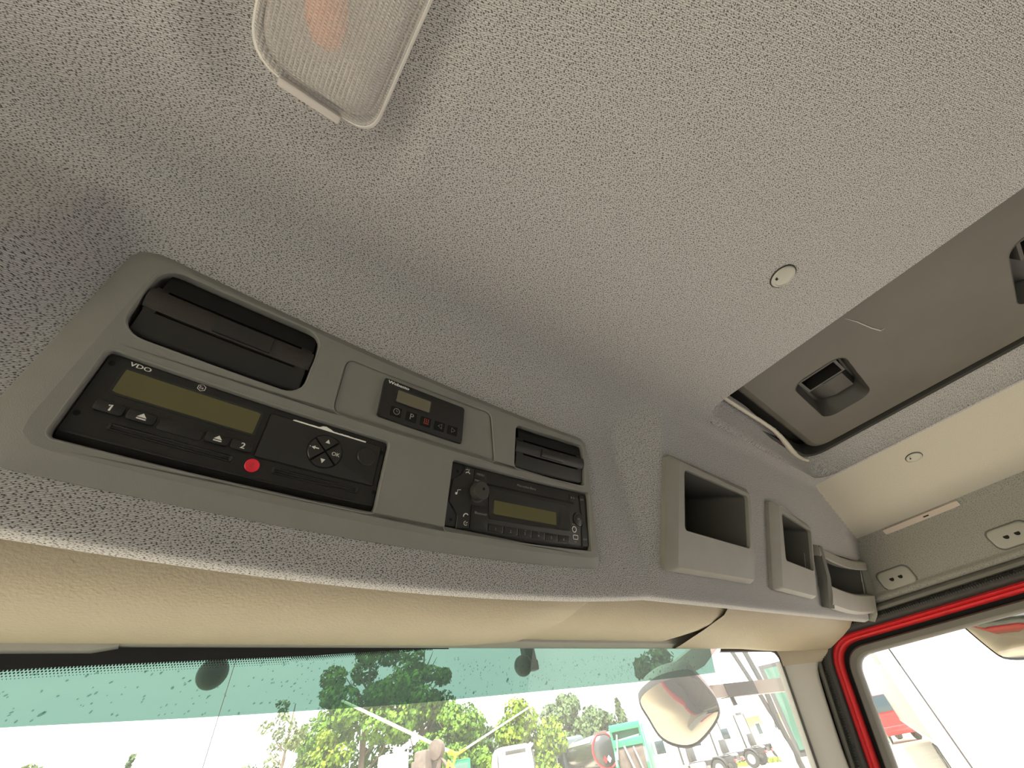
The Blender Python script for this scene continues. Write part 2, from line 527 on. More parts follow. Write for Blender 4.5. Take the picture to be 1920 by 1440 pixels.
# keep the lip common
for i in range(len(PL)):
    if PL[i].y < .149: PL[i] = PF[i].lerp(PL[i], max(0, min(1, (PL[i].y - .126) / .023)))
for i in range(len(PG)):
    if PG[i].y < .149: PG[i] = PF[i].lerp(PG[i], max(0, min(1, (PG[i].y - .126) / .023)))
def wfold(x, h):
    hraw = h
    h = max(0, min(1, h))
    xl, xr = .452 - .050 * h, .470 - .012 * h
    wr = max(0, min(1, (x - xl) / (xr - xl)))
    xl2, xr2 = -.122, -.150 - .055 * (1 - h)
    wl = max(0, min(1, (xl2 - x) / (xl2 - xr2)))
    wl = wl * wl * (3 - 2 * wl) * .95 * (1 - max(0, min(1, (hraw - .80) / .35)))
    return max(wr, wl)
HX0, HX1, HY1, HY0, HR = .535, .99, .1672, -.62, .040   # hatch opening
def lamp_d(x, y):
    dx = max(-.089 - x, x + .003, 0); dy = max(-.075 - y, y - .094, 0)
    return math.hypot(dx, dy)
def relief(x, y):
    d = lamp_d(x, y)
    z = .007 * (1 - 1 / (1 + math.exp(-(d - .020) / .0035)))
    z += -.0025 * math.exp(-((d - .034) / .012) ** 2)
    return z
xs = []
x = -1.05
while x < 1.2201:
    xs.append(round(x, 5)); x += .01
for e in (HX0, HX1): xs.append(e)
for k in range(1, 10): xs += [HX0 + k * .0045, HX1 - k * .0045, .398 + k * .008, -.12 - k * .007]
xs += [.99 + k * .004 for k in range(58)]
xs = sorted(set(round(v, 4) for v in xs))
xs = [v for i, v in enumerate(xs) if i == 0 or v - xs[i - 1] > .0012]
y_front = min(PF[0].x, PG[0].x)
ys = [-1.25 + k * .02 for k in range(50)]
y = ys[-1] + .01
while y < y_front - .004:
    ys.append(round(y, 4)); y += .007
ys = sorted(set(ys))
mb = MB(); uvs = []; grid = []
for x in xs:
    colm = []
    n_c = len(ys)
    pts = []
    for yy in ys: pts.append(Vector((x, yy, min(ZC, zceil(x)) + relief(x, yy) * (1 if x < .3 else 0))))
    for a, b in zip(PF, PL if x < 0 else PG):
        h = (a.y - .149) / (.31 - .149)
        w = wfold(x, h)
        p = a.lerp(b, w)
        fade = max(0, min(1, (ZC - p.y) / .03))
        dz = sag(x) * fade
        yy, zz = p.x - math.sin(T1) * dz, p.y + math.cos(T1) * dz
        zz = min(zz, zceil(x))
        pts.append(Vector((x, yy, zz)))
    acc = 0
    for i, p in enumerate(pts):
        if i: acc += (p - pts[i - 1]).length
        uvs.append((x, acc))
    grid.append(pts)
nt_ = len(grid[0])
def in_hatch(x, y, e=0):
    x0, x1, y0, y1, r = HX0 + e, HX1 - e, HY0 + e, HY1 - e, HR
    if not (x0 < x < x1 and y0 < y < y1): return False
    cx = min(max(x, x0 + r), x1 - r); cy = min(max(y, y0 + r), y1 - r)
    return math.hypot(x - cx, y - cy) < r
def snap(x, y):
    x0, x1, y0, y1, r = HX0, HX1, HY0, HY1, HR
    cx = min(max(x, x0 + r), x1 - r); cy = min(max(y, y0 + r), y1 - r)
    dx, dy = x - cx, y - cy
    L = math.hypot(dx, dy)
    if L < 1e-6:
        return x, y
    return cx + dx / L * r, cy + dy / L * r
BINS = [[(484, 36), (688, 34), (686, 143), (481, 145)], [(783, 30), (913, 26), (917, 124), (778, 138)], [(972, -4), (1212, -4), (1205, 80), (955, 82)]]
def inside(poly, x, y):
    r = True
    for i in range(4):
        (x0, y0), (x1, y1) = poly[i], poly[(i + 1) % 4]
        if (x1 - x0) * (y - y0) - (y1 - y0) * (x - x0) < 0: return False
    return r
def behind_opening(c):
    if c.z > .335 or c.z < .13: return False
    q = c - P0; u = c.x * 1000; s_ = (q.dot(VD) - sag(c.x)) * 1000
    if -103 < u < 346 and 0 < s_ < 149 - (u + 113) * .033: return True
    q = c - G0; g = q.dot(GD) * 1000
    return any(inside(b, u, g) for b in BINS)
faces = []
edge_ct = {}
for i in range(len(xs) - 1):
    for j in range(nt_ - 1):
        c = (grid[i][j] + grid[i + 1][j + 1]) / 2
        if c.z > .30 and in_hatch(c.x, c.y): 
            continue
        if behind_opening(c): continue
        q = (i * nt_ + j, i * nt_ + j + 1, (i + 1) * nt_ + j + 1, (i + 1) * nt_ + j)
        faces.append(q)
        for a, b in zip(q, q[1:] + q[:1]):
            k = (min(a, b), max(a, b)); edge_ct[k] = edge_ct.get(k, 0) + 1
flatv = [p for colm in grid for p in colm]
bd = set(v for k, n in edge_ct.items() if n == 1 for v in k)
for v in bd:
    p = flatv[v]
    if HX0 - .02 < p.x < HX1 + .02 and HY0 - .03 < p.y < HY1 + .02 and p.z > .3:
        nx, ny = snap(p.x, p.y)
        if math.hypot(nx - p.x, ny - p.y) < .02:
            flatv[v] = Vector((nx, ny, min(p.z, zceil(nx)))); uvs[v] = (nx, uvs[v][1] + ny - p.y)
mb.v = [tuple(p) for p in flatv]; mb.f = faces
ceiling = mb.build('ceiling', FAB, uv=uvs, angle=60)
ceiling.data.materials.append(CREAM)
for p in ceiling.data.polygons:
    if p.center[0] + ceiling.location.x > .992 and p.center[2] + ceiling.location.z > .2 and p.normal.z < -.8: p.material_index = 1
tag(ceiling, kind='structure')
# coaming of the hatch opening (same cloth, turned up into the roof)
mb = MB(); loops = []; uvs = []
for d, z in ((-.0008, ZC + .0004), (.001, ZC + .003), (.006, ZC + .010), (.030, ZC + .028), (.044, ZC + .036), (.052, ZC + .042), (.054, ZC + .05)):
    dd = d
    lp = subdiv(rrect(HX0 + dd * .9, HY0 + dd, HX1 - dd * .74, HY1 - max(0, dd) * .12, max(HR - dd * .3, .01), 8), .03)
    loops.append([(p[0], p[1], z) for p in lp])
m_ = min(len(l) for l in loops)
def resample(l, n):
    P = [Vector(p) for p in l]; P.append(P[0]); L = [0]
    for a, b in zip(P, P[1:]): L.append(L[-1] + (b - a).length)
    out = []; k = 0
    for i in range(n):
        t = L[-1] * i / n
        while L[k + 1] < t: k += 1
        out.append(P[k].lerp(P[k + 1], (t - L[k]) / max(1e-9, L[k + 1] - L[k])))
    return out
for li, l in enumerate(loops):
    f = li / (len(loops) - 1)
    loops[li] = [(p[0], p[1] - (.030 * f * max(0, min(1, (.96 - p[0]) / .30)) if p[1] > .10 else 0), p[2]) for p in l]
loops = [resample(l, 160) for l in loops]
for li, l in enumerate(loops):
    acc = 0
    for i, p in enumerate(l): uvs.append((p.x + .2 * (p.y), p.y + p.z * 1.5))
mb.loft(loops)
coam = mb.build('hatch_coaming', FAB, parent=ceiling, uv=uvs, angle=70)

def door_path(d, n=8):
    """door opening line in (y, z) at distance d inside the red flange"""
    A = Vector((-.70, .127)); B = Vector((.419, .117)); C = Vector((.479, -.094)); D = Vector((.66, -.62))
    ab = (B - A).normalized(); bc = (C - B).normalized()
    na = Vector((ab.y, -ab.x)); nb = Vector((bc.y, -bc.x))
    cd = (D - C).normalized(); nc = Vector((cd.y, -cd.x))
    A2 = A + na * d
    # intersection of offset lines
    den = ab.x * bc.y - ab.y * bc.x
    P, Q = A + na * d, B + nb * d
    w = Q - P
    t = (w.x * bc.y - w.y * bc.x) / den
    B2 = P + ab * t
    C2 = C + (nb + nc).normalized() * d
    D2 = D + nc * d
    r = max(.02, .058 - d * .6)
    p0, p1 = B2 - ab * r, B2 + bc * r
    pts = [A2.lerp(p0, k / 14) for k in range(14)] + [p0 * (1 - q) ** 2 + B2 * 2 * q * (1 - q) + p1 * q * q for q in [k / n for k in range(n + 1)]]
    pts += [p1.lerp(C2, k / 5) for k in range(1, 5)] + [C2.lerp(D2, k / 6) for k in range(7)]
    return pts
# ------------------------------------------------------------------ side walls, floor, back, A pillar
def wall_uv(mb): return [(p[1], p[2] * 1.0 + p[0]) for p in mb.v]
mb = MB()
def wall_prof(y):
    return [(1.208, .2735), (1.221, .2660), (1.2262, .256), (1.229, .24), (1.236, .17), (1.2355, .166), (1.232, .163), (1.232, .158), (1.236, .155), (1.246, .152), (1.262, .150)]
yy = [-1.25 + k * .04 for k in range(38)] + [.27, .285, .30, .34]
mb.loft([[(a, y, b) for a, b in wall_prof(y)] for y in yy], closed=False)
# the bead runs on to the corner
wr = tag(mb.build('wall_right', FAB_WALL, uv=wall_uv(mb), angle=50), kind='structure')
# lower part of the right side (door card below the glass), the left side, back, front, floor
mb = MB(); mb.box((1.25, -1.25, -1.35), (1.33, .95, -.62)); mb.box((1.25, -1.25, -.62), (1.33, -.62, .16)); mb.box((1.24, -1.25, .155), (1.33, .52, .40))
tag(mb.build('wall_right', GREYTRIM, smooth=False), kind='structure')
mb = MB(); mb.box((-1.13, -1.25, -1.35), (-1.05, .95, -.62)); mb.box((-1.13, -1.25, -.62), (-1.05, -.62, .16)); mb.box((-1.13, -1.25, .10), (-1.05, .55, .40)); mb.box((-1.13, .47, -.62), (-1.05, .56, .11))
tag(mb.build('wall_left', GREYTRIM, smooth=False), kind='structure')
mb = MB(); mb.box((-1.13, -1.33, -1.35), (1.33, -1.25, .40)); tag(mb.build('wall_back', BACKM, smooth=False), kind='structure')
mb = MB(); mb.box((-1.13, -1.33, -1.45), (1.33, .95, -1.35)); tag(mb.build('floor', FLOORM, smooth=False), kind='structure')
mb = MB(); mb.box((-1.13, .70, -1.45), (1.33, .80, -.78)); tag(mb.build('wall_front', DARKP, smooth=False), kind='structure')
mb = MB(); mb.box((-1.13, -1.33, .46), (1.33, .52, .50)); mb.box((-1.13, .40, .16), (1.33, .50, .48)); mb.box((1.27, -1.3, .14), (1.33, .5, .48))
tag(mb.build('roof', REDP, smooth=False), kind='structure')
# red outside of the own cab, seen in the mirrors
mb = MB(); mb.box((-1.13, .80, -1.9), (1.33, .86, -.80), .02); mb.box((1.33, -1.3, -1.6), (1.36, .86, -.62), .01)
tag(mb.build('cab_front', REDP), kind='structure')

# windscreen plane: y = .48 + .26 * (.10 - z)
def WS(x, z, o=0.0): return Vector((x, .48 + .26 * (.10 - z) + o, z))
# pillar
mb = MB()
def pil_right(z):
    pts = [(.16, .40), (.12, .425), (.10, .445), (.066, .472), (.0, .492), (-.06, .508), (-.2, .540), (-.8, .70)]
    for (z0, y0), (z1, y1) in zip(pts, pts[1:]):
        if z <= z0 and z >= z1:
            t = (z0 - z) / (z0 - z1); return y0 + (y1 - y0) * t
    return pts[-1][1]
rows = [.090, .082, .07, .05, .02, -.02, -.06, -.1, -.2, -.4, -.78]
lp = []
for z in rows:
    xl = 1.108 + (.082 - z) * .115
    a = WS(xl, z, -.002); b = Vector((1.236, pil_right(z), z))
    m1 = a.lerp(b, .35) + Vector((0.004, -.006, 0)); m2 = a.lerp(b, .75) + Vector((.004, -.010, 0))
    lp.append([a + Vector((.0, .012, 0)), a, a + Vector((.006, -.006, 0)), m1, m2, b + Vector((-.004, -.006, 0)), b, b + Vector((.03, .01, 0))])
mb.loft(lp, closed=False)
tag(mb.build('trim_1', GREYTRIM, angle=70), kind='structure')
# left pillar
mb = MB(); mb.box((-1.12, .46, -.78), (-1.0, .60, .14)); tag(mb.build('trim_2', GREYTRIM, smooth=False), kind='structure')

# header trim above the glass, left grey lip and corner moulding
mb = MB()
mb.loft([[(xx, .335, .19), (xx, .40, .150), (xx, .452, .130), (xx, .458, .1155), (xx, .466, .1115), (xx, .476, .1125), (xx, .484, .125)] for xx in [-1.05, -.4, 0, .4, .8, 1.0, 1.08]], closed=False)
tag(mb.build('trim_3', GREYTRIM), kind='structure')
mb = MB(); mb.loft([[(xx, .455, .1145 - d), (xx, .462, .1085 - d * .6), (xx, .474, .1085 - d * .6), (xx, .480, .113)] for xx, d in ((-.9, .001), (-.045, .001), (-.03, -.004))], closed=False)
tag(mb.build('trim_3', GREYTRIM), kind='structure')
mb = MB()   # corner moulding between the last visor and the pillar
co = []
for t in [k / 12 for k in range(13)]:
    xx = .70 + .535 * t
    rear = .31 + .0 * t
    front = .462 - .04 * max(0, (t - .55) / .45) ** 2
    zf = .1095 - .010 * max(0, (t - .4) / .6)
    co.append([(xx, rear + .012, .155), (xx, rear + .022, .141), (xx, rear + .042, .129 - .004 * t), (xx, (rear + front) / 2 + .01, .120 - .006 * t), (xx, front - .01, zf + .001), (xx, front, zf), (xx, front + .01, zf + .004)])
mb.loft(co, closed=False)
tag(mb.build('trim_4', VIS), kind='structure')
mb = MB()   # small panel between moulding and pillar top
mb.loft([[WS(1.085, .116, -.007), WS(1.10, .098, -.007), WS(1.104, .0815, -.0065)],
         [Vector((1.16, .462, .112)), Vector((1.165, .458, .096)), Vector((1.168, .459, .0815))],
         [Vector((1.2375, .408, .112)), Vector((1.2375, .424, .096)), Vector((1.2375, .446, .0815))]], closed=False)
tag(mb.build('trim_5', VIS), kind='structure')

# ------------------------------------------------------------------ right door: seals, red flange, frame, glass
def ring(bands):
    mbx = MB(); L = []
    for d, xx in bands: L.append([(xx, p.x, p.y) for p in door_path(d)])
    mbx.loft(L, closed=False); return mbx
door = thing('door_1', (1.26, 0, -.6), None, None); tag(door, kind='structure')
ring([(-.036, 1.262), (-.034, 1.244), (-.030, 1.236), (-.026, 1.234), (-.021, 1.236), (-.019, 1.246)]).build('seal_bead', RUBG, door)
ring([(-.020, 1.246), (-.017, 1.238), (-.012, 1.236), (-.007, 1.239), (-.003, 1.247), (.0005, 1.2535)]).build('rubber_seal', RUB, door)
# ribs of the rubber seal
mb = MB(); pth = door_path(-.0135); acc = 0; PT = [Vector((p.x, p.y)) for p in pth]
for a, b in zip(PT, PT[1:]):
    L = (b - a).length; k = 0
    if a.x < -.25: continue
    dv = (b - a).normalized(); nv = Vector((dv.y, -dv.x))
    while k < L:
        c = a + dv * k; q0 = c - nv * .005; q1 = c + nv * .006
        mb.add([(1.237, q0.x, q0.y), (1.237, q0.x + dv.x * .0022, q0.y + dv.y * .0022), (1.2375, q1.x + dv.x * .0022, q1.y + dv.y * .0022), (1.2375, q1.x, q1.y),
                (1.2335, (q0.x + q1.x) / 2, (q0.y + q1.y) / 2), (1.2335, (q0.x + q1.x) / 2 + dv.x * .0022, (q0.y + q1.y) / 2 + dv.y * .0022)],
               [(0, 1, 5, 4), (4, 5, 2, 3), (0, 4, 3), (1, 2, 5)])
        k += .0045
rb = mb.build('seal_ribs', RUB, door, smooth=False); tag(rb, kind='stuff')
ring([(-.001, 1.262), (.000, 1.252), (.0035, 1.249), (.0065, 1.2515), (.0075, 1.2535), (.0095, 1.2505), (.0125, 1.252), (.014, 1.258), (.015, 1.270)]).build('red_flange', REDP, door)
ring([(-.075, 1.262), (-.03, 1.266), (.013, 1.266), (.018, 1.274), (.0225, 1.276)]).build('shadow_gap', BLACKM, door)
ring([(.022, 1.285), (.023, 1.268), (.026, 1.264), (.036, 1.266), (.039, 1.270), (.041, 1.285)]).build('door_frame', RUBG, door)
mb = MB(); pp_ = door_path(.037)
poly = [(1.277, p.x, p.y) for p in pp_] + [(1.277, -.62, -.62)]
mb.add(poly, [tuple(range(len(poly)))])
mb.build('window_glass', GLASS, door, smooth=False)

# left door window pane
ld = thing('door_2', (-1.09, 0, -.6), None, None); tag(ld, kind='structure')
mb = MB(); mb.add([(-1.09, -.62, -.62), (-1.09, .47, -.62), (-1.09, .47, .10), (-1.09, -.62, .10)], [(0, 1, 2, 3)]); mb.build('window_glass', GLASS, ld, smooth=False)

# ------------------------------------------------------------------ windscreen
win = thing('window_1', (0, .5, -.1), None, None); tag(win, kind='structure')
def tint_z(x):
    pts = [(-1.1, .072), (-.072, .0685), (.052, .066), (.224, .0652), (.606, .071), (.816, .0765), (.839, .0775)]
    for (x0, z0), (x1, z1) in zip(pts, pts[1:]):
        if x <= x1: return z0 + (z1 - z0) * max(0, (x - x0) / (x1 - x0))
    return pts[-1][1]
xs_t = [-1.05 + (.837 + 1.05) * k / 40 for k in range(41)]
mb = MB(); mb.loft([[WS(x, .122), WS(x, tint_z(x))] for x in xs_t], closed=False); mb.build('tint_band', TINT, win)
mb = MB(); mb.loft([[WS(x, tint_z(x)), WS(x, -.80)] for x in xs_t], closed=False)
mb.loft([[WS(x, .122), WS(x, -.80)] for x in (.837, .95, 1.13)], closed=False)
mb.build('glass_pane', DUSTG, win)
# frit: black border along the top, the dots below it
def frit_z(x): return .0985 + .0085 * max(0, min(1, (x + .10) / .25)) ** .8 + .0045 * max(0, min(1, (x - .13) / .10))
mb = MB(); mb.loft([[WS(x, .122, -.0012), WS(x, frit_z(x), -.0012)] for x in [-.9 + k * .03 for k in range(40)]], closed=False)
mb.build('frit_border', FRIT, win)
mb = MB()
for row in range(4):
    r = .00078 - row * .00016
    x = -.35 + (row % 2) * .001
    while x < .25 - row * .02:
        c = WS(x, frit_z(x) - .0005 - row * .0016 * (1 if x < .1 else .6), -.0013)
        mb.add([(c.x + r * math.cos(a), c.y, c.z + r * math.sin(a)) for a in (0, 1.05, 2.09, 3.14, 4.19, 5.24)], [(0, 1, 2, 3, 4, 5)])
        x += .002
tag(mb.build('frit_dots', FRIT, win, smooth=False), kind='stuff')
# black glazing rubber at the top right corner
mb = MB(); lp = []
for p in [(.86, .1075), (1.0, .1080), (1.075, .108), (1.090, .1055), (1.101, .098), (1.106, .088), (1.108, .078), (1.126, -.077), (1.19, -.7)]:
    c = WS(*p, -.002); lp.append([c + Vector((-.001, 0, -.001)), c + Vector((0, -.004, 0)), c + Vector((.008, -.004, .006)), c + Vector((.010, .002, .008))])
mb.loft(lp, closed=False); mb.build('glazing_rubber', RUB, win)
# crack running down the glass
mb = MB(); mb.tube([WS(.0545, .105, -.001), WS(.0555, .067, -.001), WS(.0565, .036, -.001), WS(.060, -.05, -.001)], .0003, 5)
mb.build('glass_crack', PRINTG, win)
# rain drops on the tinted part
mb = MB(); rnd = random.Random(3)
for i in range(900):
    x = rnd.uniform(-.10, .82); z = rnd.uniform(tint_z(x) + .001, .104)
    if rnd.random() < .35 and x < .1: continue
    r = rnd.uniform(.0003, .0007) * (2.0 if rnd.random() < .07 else 1); a = rnd.uniform(.4, 1.1); e = rnd.uniform(1.0, 2.4)
    c = WS(x, z, .0006); ca, sa = math.cos(a), math.sin(a)
    vs = []
    for q in range(6):
        t = q * math.pi / 3; lx, lz = r * e * math.cos(t), r * math.sin(t)
        vs.append((c.x + lx * ca - lz * sa, c.y, c.z + lx * sa + lz * ca))
    vs.append((c.x, c.y + r * .6, c.z))
    mb.add(vs, [(q, (q + 1) % 6, 6) for q in range(6)])
tag(mb.build('rain_drops', WATER, win), kind='stuff')

# ------------------------------------------------------------------ overhead console
ctr = Wm(118, 60, 0)
con = thing('overhead_console', ctr, 'grey plastic overhead console panel holding the black instruments above the windscreen', 'console')
OUT = subdiv(rpoly([(-124, -13), (361.5, -13), (348.5, 140), (-117, 156)], [20, 9, 15, 16], 6), 9)
TOPL = subdiv(rpoly([(-106, 0), (354, -3), (342, 133), (-99, 147)], [14, 8, 14, 18], 6), 9)
n_ = 140
OUTr = [tuple(p) for p in resample([(p[0], p[1], 0) for p in OUT], n_)]
TOPr = [tuple(p) for p in resample([(p[0], p[1], 0) for p in TOPL], n_)]
def align(a, b):
    best = min(range(len(b)), key=lambda k: math.hypot(b[k][0] - a[0][0], b[k][1] - a[0][1])); return b[best:] + b[:best]
TOPr = align(OUTr, TOPr)
H_VL = rrect(-97, 82.5, 18, 143, 14, 6)
H_T = rrect(-95, 7, 96.5, 68, 4, 4)
H_P = rpoly([(44, 78), (207.5, 77), (198, 131.5), (42.5, 131.5)], [10, 6, 10, 8], 6)
H_VR = rrect(232.5, 76.5, 339, 128.5, 7, 5)
H_R = rrect(160, 4.5, 344.5, 69, 3, 4)
mb = MB()
mb.loft([lift(OUTr, -8.2), lift(OUTr, -5.5), lift([(a[0] * .92 + b[0] * .08, a[1] * .92 + b[1] * .08) for a, b in zip(OUTr, TOPr)], -4.6), lift([(a[0] * .08 + b[0] * .92, a[1] * .08 + b[1] * .92) for a, b in zip(OUTr, TOPr)], -.35), lift(TOPr, 0)])
holes = [subdiv(h, 12) for h in (H_VL, H_T, H_P, H_VR, H_R)]
RIM = 1.6
def grow(h, d): return inset(h, -d)
hg = [grow(h, RIM) for h in holes]
holed(mb, TOPr, hg, 0)
for h, g, dep in zip(holes, hg, (26, 22, 1.6, 20, 22)):
    mb.loft([lift(g, 0), lift(inset(g, .5), .18), lift(inset(g, 1.0), .0), lift(h, -.9), lift(h, -dep)])
mb.map(Wm); mb.build('panel', CON, con, angle=32)
mb = MB(); hp = subdiv(inset(H_P, .5), 10)
mb.loft([lift(inset(hp, -4), -2.4), lift(hp, -2.3), lift(inset(hp, .5), -1.75)], False, True); mb.map(Wm); mb.build('blank_plate', CON, con, angle=32)
mb = MB()
for h, dep in ((H_VL, 26), (H_T, 22), (H_VR, 20), (H_R, 22)): flatpoly(mb, inset(h, -1), -dep + .5)
mb.map(Wm); mb.build('back_plate', BLACKM, con, smooth=False)

# ---- air vents
def vent(name, label, u0, u1, s0, s1, su0, su1, tab, r, bulge_mat):
    v = thing(name, Wm((u0 + u1) / 2, (s0 + s1) / 2, -4), label, 'vent', 'louvred vents in the overhead console')
    h = s1 - s0
    S = lambda f: s0 + h * f
    a, b = S(.385), S(.695)      # slot heights
    low = [(S(.04), -16), (S(.04), -7), (S(.065), -4.6), (S(.11), -3.6), (a - 1.1, -2.4)]
    mid = [(a + 1.1, -2.2), (a + (b - a) * .22, -.6), (a + (b - a) * .5, .9), (a + (b - a) * .8, .2), (b - 1.3, -2.0)]
    upp = [(b + 1.3, -3.6), (S(.86), -4.2), (S(.95), -5.2), (S(.985), -7), (S(.99), -16)]
    for nm, prof, uu, mt in (('lower_louvre', low, (u0 + 3.5, u1 - 3), BLACK), ('middle_louvre', mid, (u0 + 1.8, u1 - 1.5), bulge_mat), ('upper_louvre', upp, (u0 + 6, u1 - 3), BLACKM)):
        m = MB(); full = [(prof[0][0], -16)] + prof + [(prof[-1][0], -16)]
        nn = 14; LL = []
        for k in range(nn + 1):
            t = k / nn; u = uu[0] + (uu[1] - uu[0]) * t
            e = min(t, 1 - t) * (uu[1] - uu[0])
            LL.append([(u, s_, o_) for s_, o_ in full])
        # rounded ends
        e0 = [(uu[0] - .9, full[0][0] * .15 + s_ * .85 if nm == 'lower_louvre' else s_, o_ - 1.6) for s_, o_ in full]
        e1 = [(uu[1] + .9, s_, o_ - 1.6) for s_, o_ in full]
        m.loft([e0] + LL + [e1], True, True); m.map(Wm); m.build(nm, mt, v, angle=40)
    # webs that close the slots at both ends
    for q0, q1 in ((u0 + 3, su0), (su1, u1 - 3)):
        for pr in ([(a - 1.5, -14), (a - 1.5, -2.5), (a + 1.5, -2.3), (a + 1.5, -14)], [(b - 1.6, -14), (b - 1.6, -2.1), (b + 1.6, -3.7), (b + 1.6, -14)]):
            m = MB(); extr(m, pr, q0, q1, 3); m.map(Wm); m.build('slot_web', BLACK, v)
    m = MB()
    extr(m, [(a + 2.2, -3), (a + 2.2, .2), (a + 4, 1.15), ((a + b) / 2, 1.7), (b - 4, 1.1), (b - 2.4, -.6), (b - 2.4, -3)], tab[0], tab[1], 4); m.map(Wm); m.build('thumb_tab', BLACKG, v)
    return v
vent('air_vent', 'wide black louvred vent above the tachograph', -97, 18, 82.5, 143, -87, 6.5, (-53, -14), 14, BROWNB)
vent('air_vent', 'smaller black louvred vent above the car radio', 232.5, 339, 76.5, 128.5, 245, 329, (270, 303), 7, BLACK)

# ---- tachograph
FO = -5.0
tac = thing('tachograph', Wm(0, 38, FO), 'black tachograph with olive display and red seal, lower left in console', 'tachograph')
mb = MB(); extr(mb, [(8.2, -20), (8.2, -9), (9.0, -7.6), (13.2, FO + .5), (14.2, FO), (67.2, FO), (67.6, FO - .5), (67.6, -20)], -93.8, 95.4, 24)
mb.map(Wm); mb.build('faceplate', BLACK, tac, angle=30)
mb = MB(); extr(mb, [(12.4, FO - .2), (12.6, FO + .9), (13.6, FO + 1.2), (14.4, FO + .8), (14.6, FO - .1)], -93.2, 95, 24); mb.map(Wm); mb.build('lower_ridge', BLACK, tac)
mb = MB(); lo = rrect(-84.6, 42.0, -.6, 61.8, 1.2, 3); li = rrect(-83, 43.6, -2.2, 60.4, .6, 3)
mb.loft([lift(subdiv(lo, 6), FO), lift(subdiv(lo, 6), FO + .5)][:2]); 
mb = MB(); lo_ = resample(lift(lo, 0), 72); li_ = resample(lift(li, 0), 72)
mb.loft([[(p.x, p.y, FO - .1) for p in lo_], [(p.x, p.y, FO + .45) for p in lo_], [(p.x, p.y, FO + .25) for p in li_], [(p.x, p.y, FO - .4) for p in li_]]); mb.map(Wm); mb.build('display_frame', BLACKG, tac)
mb = MB(); flatpoly(mb, subdiv(rrect(-83.2, 43.4, -2.0, 60.6, .8, 3), 6), FO + .12); mb.map(Wm); d_ = mb.build('display', LCD, tac, smooth=False); tag(d_, 'olive blank display')
def eject(m, cx, cy, o, w=5.0):
    flatpoly(m, [(cx - w / 2, cy - .6), (cx + w / 2, cy - .6), (cx, cy + 2.2)], o)
    flatpoly(m, [(cx - w / 2, cy - 2.0), (cx + w / 2, cy - 2.0), (cx + w / 2, cy - 1.2), (cx - w / 2, cy - 1.2)], o)
for (a, b, mark) in ((-86.2, -71.6, '1'), (-70.2, -55.4, 'e'), (-27.4, -13.2, 'e'), (-12.0, 1.8, '2')):
    mb = MB(); key(mb, a - .5, 29.0, b + .5, 37.2, 2.2, FO - .2, FO + .15, .1); mb.map(Wm)
    mb2 = MB(); key(mb2, a, 29.6, b, 36.6, 1.8, FO, FO + 2.0, .7); mb2.map(Wm)
    bt = mb2.build('button', BLACK, tac)
    mb = MB()
    if mark == 'e': eject(mb, (a + b) / 2 + .3, 33.3, FO + 2.06)
    elif mark == '1': stroke(mb, [(-79.7, 34.2), (-78.2, 35.0), (-78.4, 31.0)], 1.0, FO + 2.06)
    else: text(mb, mark, (a + b) / 2 + .4, 33.2, FO + 2.06, h=4.1, bold=.16)
    mb.map(Wm); mb.build('lettering', PRINT, bt, smooth=False)
mb = MB(); key(mb, -54, 28.6, -28.8, 36.8, 2.0, FO, FO + .55, .4); mb.map(Wm); mb.build('cover_plate', BLACK, tac)
for a, b, s_ in ((-74, -8.8, 22.6), (19.4, 79.5, 22.3)):
    mb = MB(); extr(mb, [(s_ - 2.3, FO - .1), (s_ - 2.0, FO + .6), (s_ - 1.4, FO + .9), (s_ - .9, FO + .3), (s_ - .6, FO - .05)], a, b, 10)
    extr(mb, [(s_ + .7, FO - .05), (s_ + 1.0, FO + .5), (s_ + 1.6, FO + .9), (s_ + 2.2, FO + .6), (s_ + 2.6, FO - .1)], a, b, 10)
    key(mb, a - 1.2, s_ - 2.0, a + .6, s_ + 2.0, .8, FO - .1, FO + 1.0, .4); key(mb, b - .6, s_ - 2.0, b + 1.6, s_ + 2.0, .9, FO - .1, FO + 1.2, .5)
    mb.map(Wm); mb.build('card_slot', BLACKG, tac)
mb = MB(); mb.loft([lift(circ(5.3, 21.9, 4.7, 24), FO - .1), lift(circ(5.3, 21.9, 4.7, 24), FO + .8), lift(circ(5.3, 21.9, 4.2, 24), FO + 1.2), lift(circ(5.3, 21.9, 3.6, 24), FO + .9)], False, True); mb.map(Wm)
rs = mb.build('seal_cap', SEALRED, tac); tag(rs, 'round red seal cap')
mb = MB(); stroke(mb, circ(5.3, 21.9, 1.3, 14, 40, 320), .45, FO + .97); stroke(mb, [(5.5, 23.2), (4.6, 20.8)], .4, FO + .97); mb.map(Wm); mb.build('seal_mark', PRINTR, rs, smooth=False)
